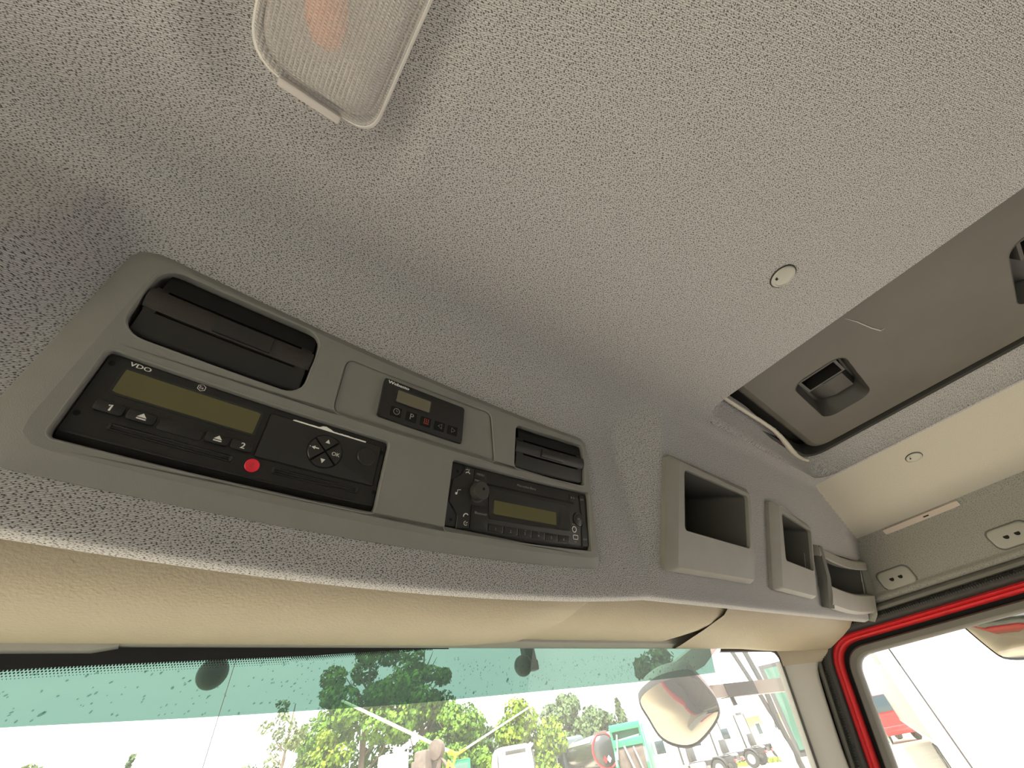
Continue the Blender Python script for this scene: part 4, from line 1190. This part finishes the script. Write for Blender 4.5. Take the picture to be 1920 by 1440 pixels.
# ------------------------------------------------------------------ brackets seen through the top of the windscreen
def bracket(x, label, arm):
    t = thing('visor_bracket', WS(x, .10, .02), label, 'bracket', 'round black brackets outside the top of the windscreen')
    c = WS(x, .0985, .02)
    ax = (-.55, -.75, -.25) if arm else (.15, -1, -.2)
    m = MB(); m.lathe([(.004, -.010), (.0095, -.009), (.0116, -.005), (.0120, .0), (.0114, .005), (.0090, .0085), (.005, .0105), (.001, .011)], c, ax, 24); m.build('knob', DARKP, t)
    m = MB(); m.lathe([(.0121, -.0012), (.0123, 0), (.0121, .0012)], c, ax, 24, False); m.build('knob_ring', STEEL, t)
    if arm:
        m = MB(); m.loft([[c + Vector((.004, -.004, .004)), c + Vector((.022, -.004, .004)), c + Vector((.022, .006, .004)), c + Vector((.004, .006, .004))], [c + Vector((.004, -.002, .03)), c + Vector((.021, -.002, .03)), c + Vector((.021, .008, .03)), c + Vector((.004, .008, .03))]], True, True); m.build('arm', DARKP, t)
        m = MB(); m.box(c + Vector((.010, -.006, -.006)), c + Vector((.023, .006, .006)), .0015); m.build('foot', DARKP, t)
bracket(.042, 'round black knob outside the glass beside the thin crack', False)
bracket(.398, 'black bracket with round knob outside the glass above the trees', True)

# ------------------------------------------------------------------ mirrors outside
def mirror(name, label, outline, nrm, arm, housing_depth, bulge):
    n = Vector(nrm).normalized(); P = [Vector(p) for p in outline]; c = sum(P, Vector()) / len(P)
    t = thing(name, tuple(c), label, 'mirror')
    Pr = resample_closed(P, 48)
    def lp(f, o): return [c + (p - c) * f + n * o for p in Pr]
    m = MB(); m.loft([lp(1 - k / 8, bulge * (1 - (1 - k / 8) ** 2)) for k in range(8)], False, True); m.build('mirror_glass', MIRR, t, angle=80)
    m = MB(); m.loft([lp(.995, .001), lp(1.012, .003), lp(1.03, .001), lp(1.04, -.012)]); m.build('rim', RUB, t)
    m = MB(); m.loft([lp(1.035, -.006), lp(1.03, -housing_depth * .5), lp(.9, -housing_depth * .9), lp(.6, -housing_depth)], False, True); m.build('housing', GREYTRIM, t)
    return t
def resample_closed(P, n): 
    # smooth closed curve through the corner points
    m = len(P); S = []
    for i in range(m):
        p0, p1, p2, p3 = P[i - 1], P[i], P[(i + 1) % m], P[(i + 2) % m]
        for k in range(6):
            t = k / 6
            S.append(.5 * ((2 * p1) + (p2 - p0) * t + (2 * p0 - 5 * p1 + 4 * p2 - p3) * t * t + (3 * p1 - p0 - 3 * p2 + p3) * t ** 3))
    return resample(S, n)
km = mirror('kerb_mirror', 'rounded front mirror on a grey arm reflecting sandy ground, seen through the windscreen',
    [(0.9274, 0.7502, 0.0758), (0.9686, 0.7723, 0.0411), (1.0113, 0.7865, 0.0076), (1.0463, 0.7693, -0.0112), (1.0632, 0.7331, -0.0121), (1.0559, 0.6693, 0.0117), (1.0404, 0.6325, 0.0332), (1.0108, 0.6205, 0.057), (0.9722, 0.6154, 0.085), (0.9563, 0.6171, 0.0954), (0.9355, 0.655, 0.0985), (0.9241, 0.6965, 0.094)],
    (-0.549, -0.2368, -0.8016), None, .05, .012)
mb = MB(); A = [Vector(p) for p in ((1.04, .70, .072), (1.13, .68, .0705), (1.20, .655, .068))]
def slab(m, pts, h, w):
    m.loft([[p + Vector((0, -w, -h)), p + Vector((0, w, -h)), p + Vector((0, w, h)), p + Vector((0, -w, h))] for p in pts], True, True)
slab(mb, A, .0125, .008); mb.build('mirror_arm', GREYTRIM, km, angle=30)
mb = MB(); slab(mb, [Vector((1.155, .672, .0692)), Vector((1.24, .640, .0668))], .0132, .012); mb.build('arm_clamp', DARKP, km, angle=30)
mb = MB(); slab(mb, [Vector((1.23, .645, .067)), Vector((1.33, .59, .062))], .0135, .009); mb.build('arm_bracket', GREYTRIM, km, angle=30)
mb = MB(); mb.tube([(1.170, .664, .060), (1.170, .662, .040)], .0055, 8); mb.build('clamp_bolt', RUB, km)
mb = MB(); mb.loft([[Vector((.955, .70, .104)), Vector((1.03, .675, .104)), Vector((1.03, .70, .104)), Vector((.955, .72, .104))], [Vector((.985, .69, .122)), Vector((1.10, .66, .120)), Vector((1.10, .68, .120)), Vector((.985, .71, .122))], [Vector((1.10, .66, .165)), Vector((1.19, .64, .165)), Vector((1.19, .66, .165)), Vector((1.10, .68, .165))]], True, True); mb.build('mirror_bracket', GREYTRIM, km, angle=30)
rm = mirror('ramp_mirror', 'rounded mirror above the passenger door window reflecting sandy ground',
    [(1.5717, 0.2172, 0.1095), (1.6018, 0.2179, 0.082), (1.6462, 0.2118, 0.0415), (1.658, 0.2034, 0.0307), (1.6661, 0.1755, 0.0234), (1.6676, 0.137, 0.0223), (1.6374, 0.0866, 0.0501), (1.5955, 0.0734, 0.0884), (1.5879, 0.1055, 0.0952), (1.5747, 0.1927, 0.1069)],
    (-0.6742, -0.0035, -0.7385), None, .05, .008)
mb = MB(); mb.tube([(1.60, .14, .14), (1.50, .14, .24), (1.36, .14, .30), (1.32, .14, .30)], .014, 10); mb.build('mirror_arm', RUB, rm)

# ------------------------------------------------------------------ ground outside
GZ = -2.4
mb = MB(); mb.add([(-300, -200, GZ), (350, -200, GZ), (350, 400, GZ), (-300, 400, GZ)], [(0, 1, 2, 3)])
tag(mb.build('ground', SAND, smooth=False), kind='structure')
def pol(az, D, z=GZ): return Vector((D * math.sin(R(az)), D * math.cos(R(az)), z))
mb = MB(); rnd = random.Random(11)
for i in range(2600):
    a = rnd.uniform(50, 66); D0 = 53.5 - (a - 58) * .5
    c = pol(a, D0 + rnd.uniform(-2.2, 2.2)); h = rnd.uniform(.12, .3); q = rnd.uniform(0, 3.14); w = .12
    mb.add([c + Vector((w * math.cos(q), w * math.sin(q), 0)), c - Vector((w * math.cos(q), w * math.sin(q), 0)), c + Vector((rnd.uniform(-.1, .1), rnd.uniform(-.1, .1), h))], [(0, 1, 2)])
tag(mb.build('grass_strip', GRASS, smooth=False), 'strip of bright green grass in front of the white tractor units', 'grass', kind='stuff')

# ------------------------------------------------------------------ trees
def tree(name, label, az, D, ztop, zlow, rx, n, lf, size, leaf=.34, seed=1, density=1.0, conifer=False, sparse=False):
    rnd = random.Random(seed)
    base = pol(az, D)
    t = thing(name, tuple(base), label, 'tree', 'trees beyond the yard')
    H = ztop - GZ
    m = MB(); lean = Vector((rnd.uniform(-.3, .3), rnd.uniform(-.3, .3), 0))
    trunk = [base + lean * k / 5 + Vector((0, 0, H * .9 * k / 5)) for k in range(6)]
    m.tube(trunk, [.26 * size * (1 - k / 6.2) for k in range(6)], 7)
    nb = 14 if not conifer else 10
    for k in range(nb):
        f = .25 + .65 * k / nb; p = base + lean * f + Vector((0, 0, H * .9 * f)); a = rnd.uniform(0, 6.28)
        L = rx * (1 - .6 * f) * (.9 if not conifer else .6)
        d = Vector((math.cos(a), math.sin(a), .7 if not conifer else -.1))
        m.tube([p, p + d * L * .5, p + d * L + Vector((0, 0, .25 * L))], [.08 * size, .05 * size, .015 * size], 5)
    m.build('trunk', BARK, t)
    m = MB(); cz = (ztop + zlow) / 2; hz = (ztop - zlow) / 2
    clumps = []
    ncl = 36 if not sparse else 26
    for k in range(ncl):
        while True:
            v = Vector((rnd.uniform(-1, 1), rnd.uniform(-1, 1), rnd.uniform(-1, 1)))
            if .25 < v.length < 1: break
        if conifer:
            f = (k + .5) / ncl; w = rx * (1 - f) ** .9; a = rnd.uniform(0, 6.28)
            clumps.append((base + Vector((w * .7 * math.cos(a), w * .7 * math.sin(a), 0)) + Vector((0, 0, zlow - GZ + 2 * hz * f)), max(.18, w * .55)))
        else:
            taper = 1 - .35 * max(0, v.z)
            clumps.append((Vector((base.x + v.x * rx * taper, base.y + v.y * rx * taper, cz + v.z * hz * .9)), rx * rnd.uniform(.22, .42) * (.7 if sparse else 1)))
    for i in range(int(n * density)):
        c, r = rnd.choice(clumps)
        while True:
            v = Vector((rnd.uniform(-1, 1), rnd.uniform(-1, 1), rnd.uniform(-1, 1)))
            if v.length < 1: break
        v = v.normalized() * (v.length ** .5)
        p = c + Vector((v.x * r, v.y * r, v.z * r * .8))
        s = leaf * rnd.uniform(.6, 1.3)
        nn = (v + Vector((rnd.uniform(-.8, .8), rnd.uniform(-.8, .8), rnd.uniform(-.3, 1.0)))).normalized()
        a = nn.orthogonal().normalized(); b = nn.cross(a)
        m.add([p + a * s, p + b * s * .55, p - a * s, p - b * s * .55], [(0, 1, 2, 3)])
    f = m.build('foliage', lf, t, smooth=False); tag(f, kind='stuff')
    return t
tree('bushy_tree', 'thin yellow-green treetop low at the left end of the windscreen', -5.5, 36, 3.7, -1.5, 2.6, 1100, LEAF4, .7, .22, 21, sparse=True)
tree('fir_tree', 'tiny dark fir tip right of the thin treetop at the left end', .9, 70, 6.8, -1, 1.1, 500, LEAF3, .8, .3, 22, conifer=True)
tree('birch_tree', 'slender birch with sparse leaves left of the big tree', 13.0, 46, 7.6, -.5, 2.4, 1500, LEAF4, .8, .17, 23, sparse=True)
tree('bushy_tree', 'loose yellow-green tree between the birch and the big tree', 16.6, 48, 5.0, -2, 2.3, 3600, LEAF2, .8, .2, 24)
tree('leafy_tree', 'tallest broad tree, its crown dark green behind the tinted band', 20.6, 52, 14.5, -2.2, 5.0, 11000, LEAF1, 1.5, .26, 25)
tree('leafy_tree', 'tall leafy tree standing against the right side of the tallest tree', 26.4, 54, 12.8, -2.2, 3.6, 8000, LEAF1, 1.4, .26, 26)
tree('leafy_tree', 'rounded green tree behind the rusty loader', 30.2, 50, 5.8, -2.3, 3.4, 7000, LEAF1, 1.2, .25, 27)
tree('leafy_tree', 'dark green low tree between the rusty loader and the white lorry cab', 33.6, 58, 4.6, -2.3, 2.8, 4600, LEAF3, 1.0, .27, 28)
tree('leafy_tree', 'bright yellow-green dense tree above the white lorry cab', 37.6, 46, 5.0, -2.3, 2.9, 7500, LEAF2, 1.1, .21, 29)
tree('leafy_tree', 'tall green tree above the black tanker', 42.3, 56, 6.0, -2, 3.3, 7500, LEAF3, 1.2, .25, 30)
tree('leafy_tree', 'lower green tree above the tail of the black tanker', 45.6, 62, 4.3, -2, 2.6, 4500, LEAF3, 1.1, .28, 31)
tree('fir_tree', 'dark pointed fir above the green refuse lorry', 48.5, 62, 4.5, -1, 1.7, 1100, LEAF3, 1.0, .28, 32, conifer=True)
tree('leafy_tree', 'grey-green tree behind the tinted band above the front mirror', 54.0, 64, 9.5, 2.0, 3.2, 2600, LEAF3, 1.1, .34, 33)
tree('bushy_tree', 'low green bushes below the tallest tree behind the white board', 23.5, 62, 2.6, -2.4, 6.5, 7000, LEAF1, .6, .3, 34)

# ------------------------------------------------------------------ vehicles and other things in the yard
def frame(loc, heading, kx=1.0):
    """local x right, y forward, z up; heading = azimuth of the front"""
    a = R(heading); loc = Vector(loc)
    fx = Vector((math.cos(a), -math.sin(a), 0)) * kx; fy = Vector((math.sin(a), math.cos(a), 0))
    return lambda x, y, z: loc + fx * x + fy * y + Vector((0, 0, z))
def part(fn, builder, name, material, root, smooth=True, angle=35):
    m = MB(); builder(m); m.map(fn); return m.build(name, material, root, smooth=smooth, angle=angle)
def wheel(fn, root, x, y, r=.5, w=.3):
    s = 1 if x > 0 else -1
    tyre = part(fn, lambda m: m.lathe([(r * .58, -w / 2), (r * .95, -w / 2), (r, -w * .35), (r, w * .35), (r * .95, w / 2), (r * .58, w / 2), (r * .56, 0)], (x, y, r), (s, 0, 0), 24, False), 'tyre', TYRE, root)
    part(fn, lambda m: m.lathe([(r * .58, w * .46), (r * .52, w * .3), (r * .3, w * .2), (r * .26, w * .4), (r * .1, w * .42)], (x, y, r), (s, 0, 0), 20, True), 'rim', STEEL, tyre)
def cab_body(m, w, y0, y1, z0, z1, rake=.25):
    def L(i, z, f=0): return [(p[0], p[1], z) for p in rrect(-w / 2 + i, y0 + i * .4, w / 2 - i, y1 - i - f, .22, 4)]
    m.loft([L(0, z0), L(0, z0 + (z1 - z0) * .45, 0), L(.03, z0 + (z1 - z0) * .75, rake * .5), L(.08, z1 - .25, rake), L(.2, z1 - .06, rake + .1), L(.35, z1, rake + .2)], True, True)
def tractor(label, loc, heading, h=3.6, paint=None, group=None, chassis=True, glass=None, kx=1.0, ws=(1.75, 2.72, 1.1, 1.02), wq=0.03, mirrors=True):
    paint = paint or WPAINT; glass = glass or DGLASS
    t = thing('tractor_unit', tuple(loc), label, 'truck', group)
    fn = frame(loc, heading, kx)
    part(fn, lambda m: cab_body(m, 2.46, 0, 2.2, .9, h), 'cab', paint, t)
    part(fn, lambda m: m.box((-1.2, .2, .45), (1.2, 2.25, .95), .08), 'bumper', paint, t)
    part(fn, lambda m: m.loft([[(-ws[2], 2.215 + q, ws[0]), (ws[2], 2.215 + q, ws[0]), (ws[3], 2.06 + q, ws[1]), (-ws[3], 2.06 + q, ws[1])] for q in (wq, wq - .03)], True, True), 'windscreen', glass, t, False)
    for s in (-1, 1):
        part(fn, lambda m: m.box((s * 1.235 - .015, 1.15, 1.8), (s * 1.235 + .015, 1.95, 2.55), .01), 'side_window', glass, t)
        part(fn, lambda m: m.box((s * 1.22 - .02, -.02, 1.0), (s * 1.22 + .02, .14, h - .35), .01), 'cab_gap', DARKP, t)
        if mirrors: part(fn, lambda m: m.box((s * 1.42 - .11, 2.05, 1.75), (s * 1.42 + .11, 2.25, 2.5), .08), 'side_mirror', paint, t)
    part(fn, lambda m: m.box((-.7, -.03, h - .42), (.7, .02, h - .22), .01), 'roof_slot', DARKP, t)
    if chassis:
        part(fn, lambda m: (m.box((-.45, -3.7, .75), (-.33, .1, 1.0)), m.box((.33, -3.7, .75), (.45, .1, 1.0)), m.box((-.45, -3.7, .75), (.45, -3.6, 1.0)), m.box((-.45, -1.4, .78), (.45, -1.2, .98))), 'chassis_frame', DARKP, t, False)
        part(fn, lambda m: m.lathe([(.1, 0), (.5, .0), (.52, .06), (.46, .1), (.1, .1)], (0, -2.3, 1.02), (0, 0, 1), 20), 'fifth_wheel', RUB, t)
        for s in (-1, 1):
            for y_ in (1.2, -2.5): wheel(fn, t, s * 1.0, y_, .52, .34)
            part(fn, lambda m: m.loft([[(s * .82, -2.5 + .62 * math.cos(R(a)), .52 + .62 * math.sin(R(a))), (s * 1.2, -2.5 + .62 * math.cos(R(a)), .52 + .62 * math.sin(R(a))), (s * 1.2, -2.5 + .58 * math.cos(R(a)), .52 + .58 * math.sin(R(a))), (s * .82, -2.5 + .58 * math.cos(R(a)), .52 + .58 * math.sin(R(a)))] for a in range(10, 175, 16)], True, True), 'mudguard', RUB, t)
            part(fn, lambda m: m.box((s * .95 - .2, -1.5, .5), (s * .95 + .2, -.3, 1.0), .1), 'fuel_tank', STEEL, t)
            part(fn, lambda m: m.box((s * .8 - .22, -3.78, .70), (s * .8 + .22, -3.7, .86), .01), 'tail_light', REDP, t)
        part(fn, lambda m: m.box((-.5, -.35, 1.05), (.5, -.1, 1.9), .03), 'air_tank', DARKP, t)
    return t
tractor('white tractor unit half hidden behind the round front mirror', pol(54.2, 44), -12, 3.7, group='white tractor units parked in a row')
tractor('white tractor unit with dark vertical gap right of the round front mirror', pol(57.6, 49), -10, 3.65, group='white tractor units parked in a row')
tractor('white tractor unit with roof slot, farthest right of the row', pol(60.4, 55), -8, 3.7, group='white tractor units parked in a row')
tractor('lone white lorry cab left of the black tanker under the yellow-green tree', pol(36.5, 35), 20, 3.62, chassis=False)
nt2 = tractor('white truck front with greenish windscreen close behind the right pillar', pol(68.5, 13.6), 252, 3.95, chassis=False, glass=GGLASS, kx=.62, ws=(1.95, 3.2, 1.10, 1.04), wq=.10, mirrors=False)
part(frame(pol(68.5, 13.6), 252, .62), lambda m: m.loft([[(-1.22, 2.305, 1.86), (1.22, 2.305, 1.86), (1.18, 2.145, 3.27), (-1.18, 2.145, 3.27)], [(-1.22, 2.1, 1.86), (1.22, 2.1, 1.86), (1.18, 1.95, 3.27), (-1.18, 1.95, 3.27)]], True, True), 'windscreen_frame', DARKP, nt2, False)
# its bulbous white mirrors on a dark arm
wm = thing('truck_mirror', tuple(pol(63.0, 11.5, -.2)), 'pair of bulbous white mirror housings on a dark arm left of the right pillar', 'mirror')
for az, el, hh, ww in ((62.75, .25, .13, .095), (62.9, -1.75, .27, .127)):
    D = 10.4; c = pol(az, D, D * math.tan(R(el)))
    m = MB(); m.lathe([(.01, -hh * 1.05), (ww * .7, -hh * .9), (ww, -hh * .5), (ww * 1.05, 0), (ww * .95, hh * .5), (ww * .65, hh * .9), (.01, hh * 1.05)], c, (-.18, .1, 1), 20); m.build('housing', WPAINT, wm)
m = MB(); m.tube([pol(63.6, 10.5, 1.13), pol(63.9, 10.5, .5), pol(63.7, 10.5, 0), pol(63.9, 10.5, -.69), pol(64.6, 10.6, -1.0)], .05, 8); m.tube([pol(62.3, 10.55, 1.2), pol(63.2, 10.55, .38), pol(63.6, 10.55, -.12)], .042, 8); m.build('arm', RUB, wm)

# black tanker
tk = thing('tanker_truck', tuple(pol(44, 42)), 'black tanker truck with red ringed round tank end beside the green lorry', 'truck')
rear, fr_ = pol(46.0, 40, .18), pol(42.9, 46.5, .18)
axis = (fr_ - rear).normalized(); Lk = (fr_ - rear).length
m = MB(); m.lathe([(.05, -.22), (.5, -.18), (.82, -.06), (.95, .06), (.97, .2), (.97, Lk - .2), (.8, Lk)], rear, axis, 36); m.build('tank', TANKB, tk)
m = MB(); m.lathe([(.90, -.03), (.97, -.06), (1.02, 0), (1.02, .10), (.97, .14)], rear, axis, 36, False); m.build('end_ring', REDP, tk)
side = axis.cross(Vector((0, 0, 1))).normalized()
m = MB(); m.loft([[rear + axis * s + side * .45 + Vector((0, 0, .88 - .0)) , rear + axis * s - side * .45 + Vector((0, 0, .88)), rear + axis * s - side * .4 + Vector((0, 0, 1.08)), rear + axis * s + side * .4 + Vector((0, 0, 1.08))] for s in (-.05, .5)], True, True); m.build('top_box', RUST, tk, smooth=False)
m = MB(); m.loft([[rear + axis * s - side * (.62 + .1 * k) + Vector((0, 0, .80 - .12 * k)) for k in range(3)] for s in (.6, Lk - .4)], closed=False); m.build('top_rail', STEEL, tk)
for dx, mt_ in ((-.08, PRINT), (.22, REDP)):
    m = MB(); c = rear - axis * .24 + side * -dx + Vector((0, 0, -.48)); m.loft([[c + side * .17, c + Vector((0, 0, .2)), c - side * .17, c - Vector((0, 0, .2))], [c + side * .17 - axis * .02, c + Vector((0, 0, .2)) - axis * .02, c - side * .17 - axis * .02, c - Vector((0, 0, .2)) - axis * .02]], True, True); m.build('hazard_sign', mt_, tk, smooth=False)
m = MB(); c = rear + side * 1.15 + Vector((0, 0, -.5)); m.loft([[c + side * .22 + Vector((0, 0, .3)), c - side * .22 + Vector((0, 0, .3)), c - side * .22 - Vector((0, 0, .3)), c + side * .22 - Vector((0, 0, .3))], [c + axis * .05 + side * .22 + Vector((0, 0, .3)), c + axis * .05 - side * .22 + Vector((0, 0, .3)), c + axis * .05 - side * .22 - Vector((0, 0, .3)), c + axis * .05 + side * .22 - Vector((0, 0, .3))]], True, True); m.build('side_sign', REDP, tk, smooth=False)
fn = frame(fr_ + axis * .2 + Vector((0, 0, GZ - fr_.z)), math.degrees(math.atan2(axis.x, axis.y)))
part(fn, lambda m: cab_body(m, 2.4, .1, 2.1, .9, 3.9), 'cab', GPAINT, tk)
part(fn, lambda m: m.box((-1.24, 1.0, 2.0), (-1.19, 1.8, 2.7), .01), 'side_window', DGLASS, tk)
part(fn, lambda m: (m.box((-.5, -Lk, .8), (-.35, .2, 1.2)), m.box((.35, -Lk, .8), (.5, .2, 1.2))), 'chassis_frame', DARKP, tk, False)
for s in (-1, 1):
    for y_ in (1.0, -Lk + 1.0, -Lk + 2.4): wheel(fn, tk, s * 1.0, y_, .52, .34)

# green refuse lorry, its tail gate
gt = thing('refuse_truck', tuple(pol(48.6, 37)), 'green refuse lorry with open hopper beside the round tank end', 'truck')
fn = frame(pol(48.7, 37), 56)
for s in (-1, 1):
    part(fn, lambda m: m.loft([[(s * 1.0 - .07, y_, z_) for y_, z_ in ((0, 1.2), (-1.1, 1.0), (-1.25, 1.7), (-.7, 2.4), (-.75, 3.5), (0, 3.75))], [(s * 1.0 + .07, y_, z_) for y_, z_ in ((0, 1.2), (-1.1, 1.0), (-1.25, 1.7), (-.7, 2.4), (-.75, 3.5), (0, 3.75))]], True, True), 'side_plate', GREENP, gt, False)
part(fn, lambda m: m.box((-1.05, -.8, 3.35), (1.05, 0, 3.72), .04), 'top_beam', GREENP, gt)
part(fn, lambda m: m.box((-1.0, -.78, 2.55), (1.0, -.6, 2.95), .04), 'cross_beam', GREENP, gt)
part(fn, lambda m: m.box((-1.1, 0, 1.0), (1.1, 4.5, 3.6), .1), 'body', GREENP, gt)
part(fn, lambda m: m.box((-.95, -.7, 1.1), (.95, -.05, 2.5), .05), 'hopper', RUST, gt)
part(fn, lambda m: (m.tube([(-.9, -1.0, 2.0), (-.6, -.9, 3.2)], .06, 6), m.tube([(.1, -.95, 1.3), (-.3, -.85, 2.6)], .07, 6), m.tube([(.6, -.95, 1.4), (.3, -.85, 2.5)], .06, 6), m.tube([(-.5, -1.2, 2.9), (.9, -1.1, 3.0)], .035, 6)), 'lift_arm', STEEL, gt)
for s in (-1, 1): wheel(fn, gt, s * .95, 1.2, .5, .34)

# rusty loader with yellow parts
ld_ = thing('loader', tuple(pol(27.8, 24)), 'rusty dark loader with yellow and red parts right of the white board', 'machine')
fn = frame(pol(27.8, 24), 60)
part(fn, lambda m: (m.box((-.7, -.5, 1.2), (-.1, .5, 3.6), .08), m.box((-.9, -.4, 2.6), (-.5, .4, 3.3), .05)), 'engine_block', RUST, ld_)
part(fn, lambda m: m.lathe([(.1, -.2), (.34, -.16), (.36, 0), (.34, .16), (.1, .2)], (.1, .1, 3.55), (0, 1, 0), 14), 'drum', RUST, ld_)
part(fn, lambda m: (m.tube([(-.2, 0, 1.5), (.3, .1, 3.3), (.9, .1, 2.7)], .12, 8),), 'arm', RUST, ld_)
part(fn, lambda m: (m.tube([(.45, -.1, 2.2), (.85, -.1, 3.1), (1.1, -.1, 2.8)], .07, 6), m.tube([(.75, .1, 2.6), (1.05, .1, 3.2)], .05, 6), m.box((.5, -.2, 2.3), (.75, .1, 2.7), .03)), 'yellow_linkage', YELL, ld_)
part(fn, lambda m: m.box((-.05, -.65, 2.0), (.12, -.45, 2.9), .03), 'red_cylinder', REDP, ld_)
part(fn, lambda m: m.box((-.9, -.6, .5), (1.2, .6, 1.4), .1), 'base', RUST, ld_)
for s in (-1, 1): wheel(fn, ld_, s * .8, -.4, .5, .3); wheel(fn, ld_, s * .8, .5, .5, .3)
# small green and glass cab under the poles
sc_ = thing('small_cab', tuple(pol(30.4, 26)), 'small green framed cab below the meeting pale poles', 'machine')
fn = frame(pol(30.4, 26), 30)
part(fn, lambda m: m.box((-.55, -.5, .4), (.55, .5, 3.15), .08), 'cab_body', GREENP, sc_)
part(fn, lambda m: m.box((-.45, -.54, 2.3), (.45, -.49, 3.0), .02), 'window', GGLASS, sc_)
# pale poles
for a, b, lb in (((17.8, 24, 3.35), (29.9, 25.4, .98), 'long pale pole slanting down to the right across the trees'), ((39.4, 25, 2.25), (30.6, 25.4, .98), 'thin pale pole slanting down to the left across the trees')):
    p, q = pol(a[0], a[1], a[2]), pol(b[0], b[1], b[2])
    t = thing('crane_pole', tuple(q), lb, 'pole')
    m = MB(); r0 = .075 if 'long' in lb else .045
    m.tube([q, q.lerp(p, .5), p], [r0, r0 * .9, r0 * .7], 8); m.build('shaft', POLE, t)
    m = MB(); d = (p - q).normalized(); m.tube([q - d * .15, q + d * .3], r0 * 1.3, 8); m.build('socket', YELL, t)

# white board
sg = thing('sign_board', tuple(pol(23.7, 25)), 'white board with rounded top corners standing left of the rusty loader', 'sign')
fn = frame(pol(23.7, 25), 205)
def brd(m):
    l = rrect(-.66, .5, .66, 3.72, .16, 5); m.loft([[(p[0], y_, p[1]) for p in l] for y_ in (0, .05)], True, True)
part(fn, brd, 'board', WHITEP, sg, angle=30)
part(fn, lambda m: (m.box((-.5, -.06, 0), (-.42, 0, 1.5)), m.box((.42, -.06, 0), (.5, 0, 1.5))), 'post', STEEL, sg, False)
m = MB(); vs, fs = text2d('Welcome to the rural'); x0 = min(v[0] for v in vs); x1 = max(v[0] for v in vs); k_ = 1.1 / (x1 - x0)
m.add([fn(-(v[0] - (x0 + x1) / 2) * k_ * -1, .055, 3.42 + v[1] * k_ * 1.1) for v in vs], fs); m.build('lettering', RUST, sg, smooth=False)

# house with a red roof
hs = thing('house', tuple(pol(60.5, 92)), 'yellow house with a red tiled roof behind the white tractor units', 'house')
fn = frame(pol(60.5, 92), 20)
part(fn, lambda m: m.box((-6, -4, 0), (6, 4, 3.4)), 'wall', WALLY, hs, False)
part(fn, lambda m: m.loft([[(-6.6, -4.6, 3.3), (-6.6, 0, 5.3), (-6.6, 4.6, 3.3)], [(6.6, -4.6, 3.3), (6.6, 0, 5.3), (6.6, 4.6, 3.3)]], True, True), 'roof', ROOFT, hs, False)
for x_ in (-4, -1, 2, 4.6):
    w_ = part(fn, lambda m: m.box((x_ - .5, -4.06, 1.2), (x_ + .5, -3.98, 2.6)), 'window', WHITEP, hs, False)
    part(fn, lambda m: m.box((x_ - .4, -4.09, 1.3), (x_ + .4, -4.05, 2.5)), 'pane', DGLASS, w_, False)

# ---- big white vehicles right of the cab
wt = thing('box_truck', (2.6, -3, GZ), 'tall white truck side filling the passenger door window', 'truck')
m = MB(); m.box((2.62, -6.5, -1.5), (5.0, .655, 1.5), .012); m.build('box_body', WPAINT, wt)
m = MB(); m.box((2.60, .661, -1.5), (2.70, .712, 1.5), .003); m.build('corner_post', WPAINT, wt)
m = MB(); lq = [(p[0], p[1]) for p in rrect(-.8, -.045, .48, .9, .05, 5)]
m.loft([[(2.619, p[0], p[1]) for p in lq], [(2.607, p[0], p[1]) for p in inset(lq, .008)], [(2.605, p[0], p[1]) for p in inset(lq, .016)], [(2.613, p[0], p[1]) for p in inset(lq, .03)]], False, True); m.build('side_panel', WPAINT, wt)
m = MB(); m.box((2.63, .655, -1.45), (2.66, .661, 1.45)); m.build('post_gap', DARKP, wt, smooth=False)
m = MB(); m.box((2.9, -6.4, -1.8), (4.7, .5, -1.5)); m.build('chassis_frame', DARKP, wt, smooth=False)
fnw = frame((3.8, 0, GZ), 0)
for s in (-1, 1):
    for y_ in (-.5, -5): wheel(fnw, wt, s * 1.0, y_, .5, .3)
tr = thing('box_trailer', tuple(pol(73.6, 30)), 'long white box trailer standing beyond the white truck side', 'trailer')
a_, b_ = pol(74.9, 19.5, -1.18), pol(73.35, 46, -1.2)
dv = (b_ - a_); dv.z = 0; Lr = dv.length; dv.normalize()
fn = frame((a_.x, a_.y, GZ), math.degrees(math.atan2(dv.x, dv.y)))
part(fn, lambda m: m.box((0, -2, 1.2), (2.5, Lr, 4.2), .03), 'box_body', TRAILP, tr)
part(fn, lambda m: m.box((-.02, -2, 1.2), (.02, Lr, 1.32)), 'lower_rail', STEEL, tr, False)
part(fn, lambda m: m.box((.7, -2, .8), (1.8, Lr, 1.2)), 'chassis_frame', DARKP, tr, False)
for y_ in (2, 3.4, 4.8, 6.2): 
    fw = lambda x, y, z: fn(x + 1.25, y, z)
    wheel(fw, tr, -1.0, y_, .5, .35)
tractor('distant red and white truck at the left edge of the door window', pol(71.9, 66), 90, 2.9, paint=TRAILP)
tractor('distant truck with red grille parked behind the white trailer edge', pol(72.3, 50), 235, 2.8, paint=REDP)
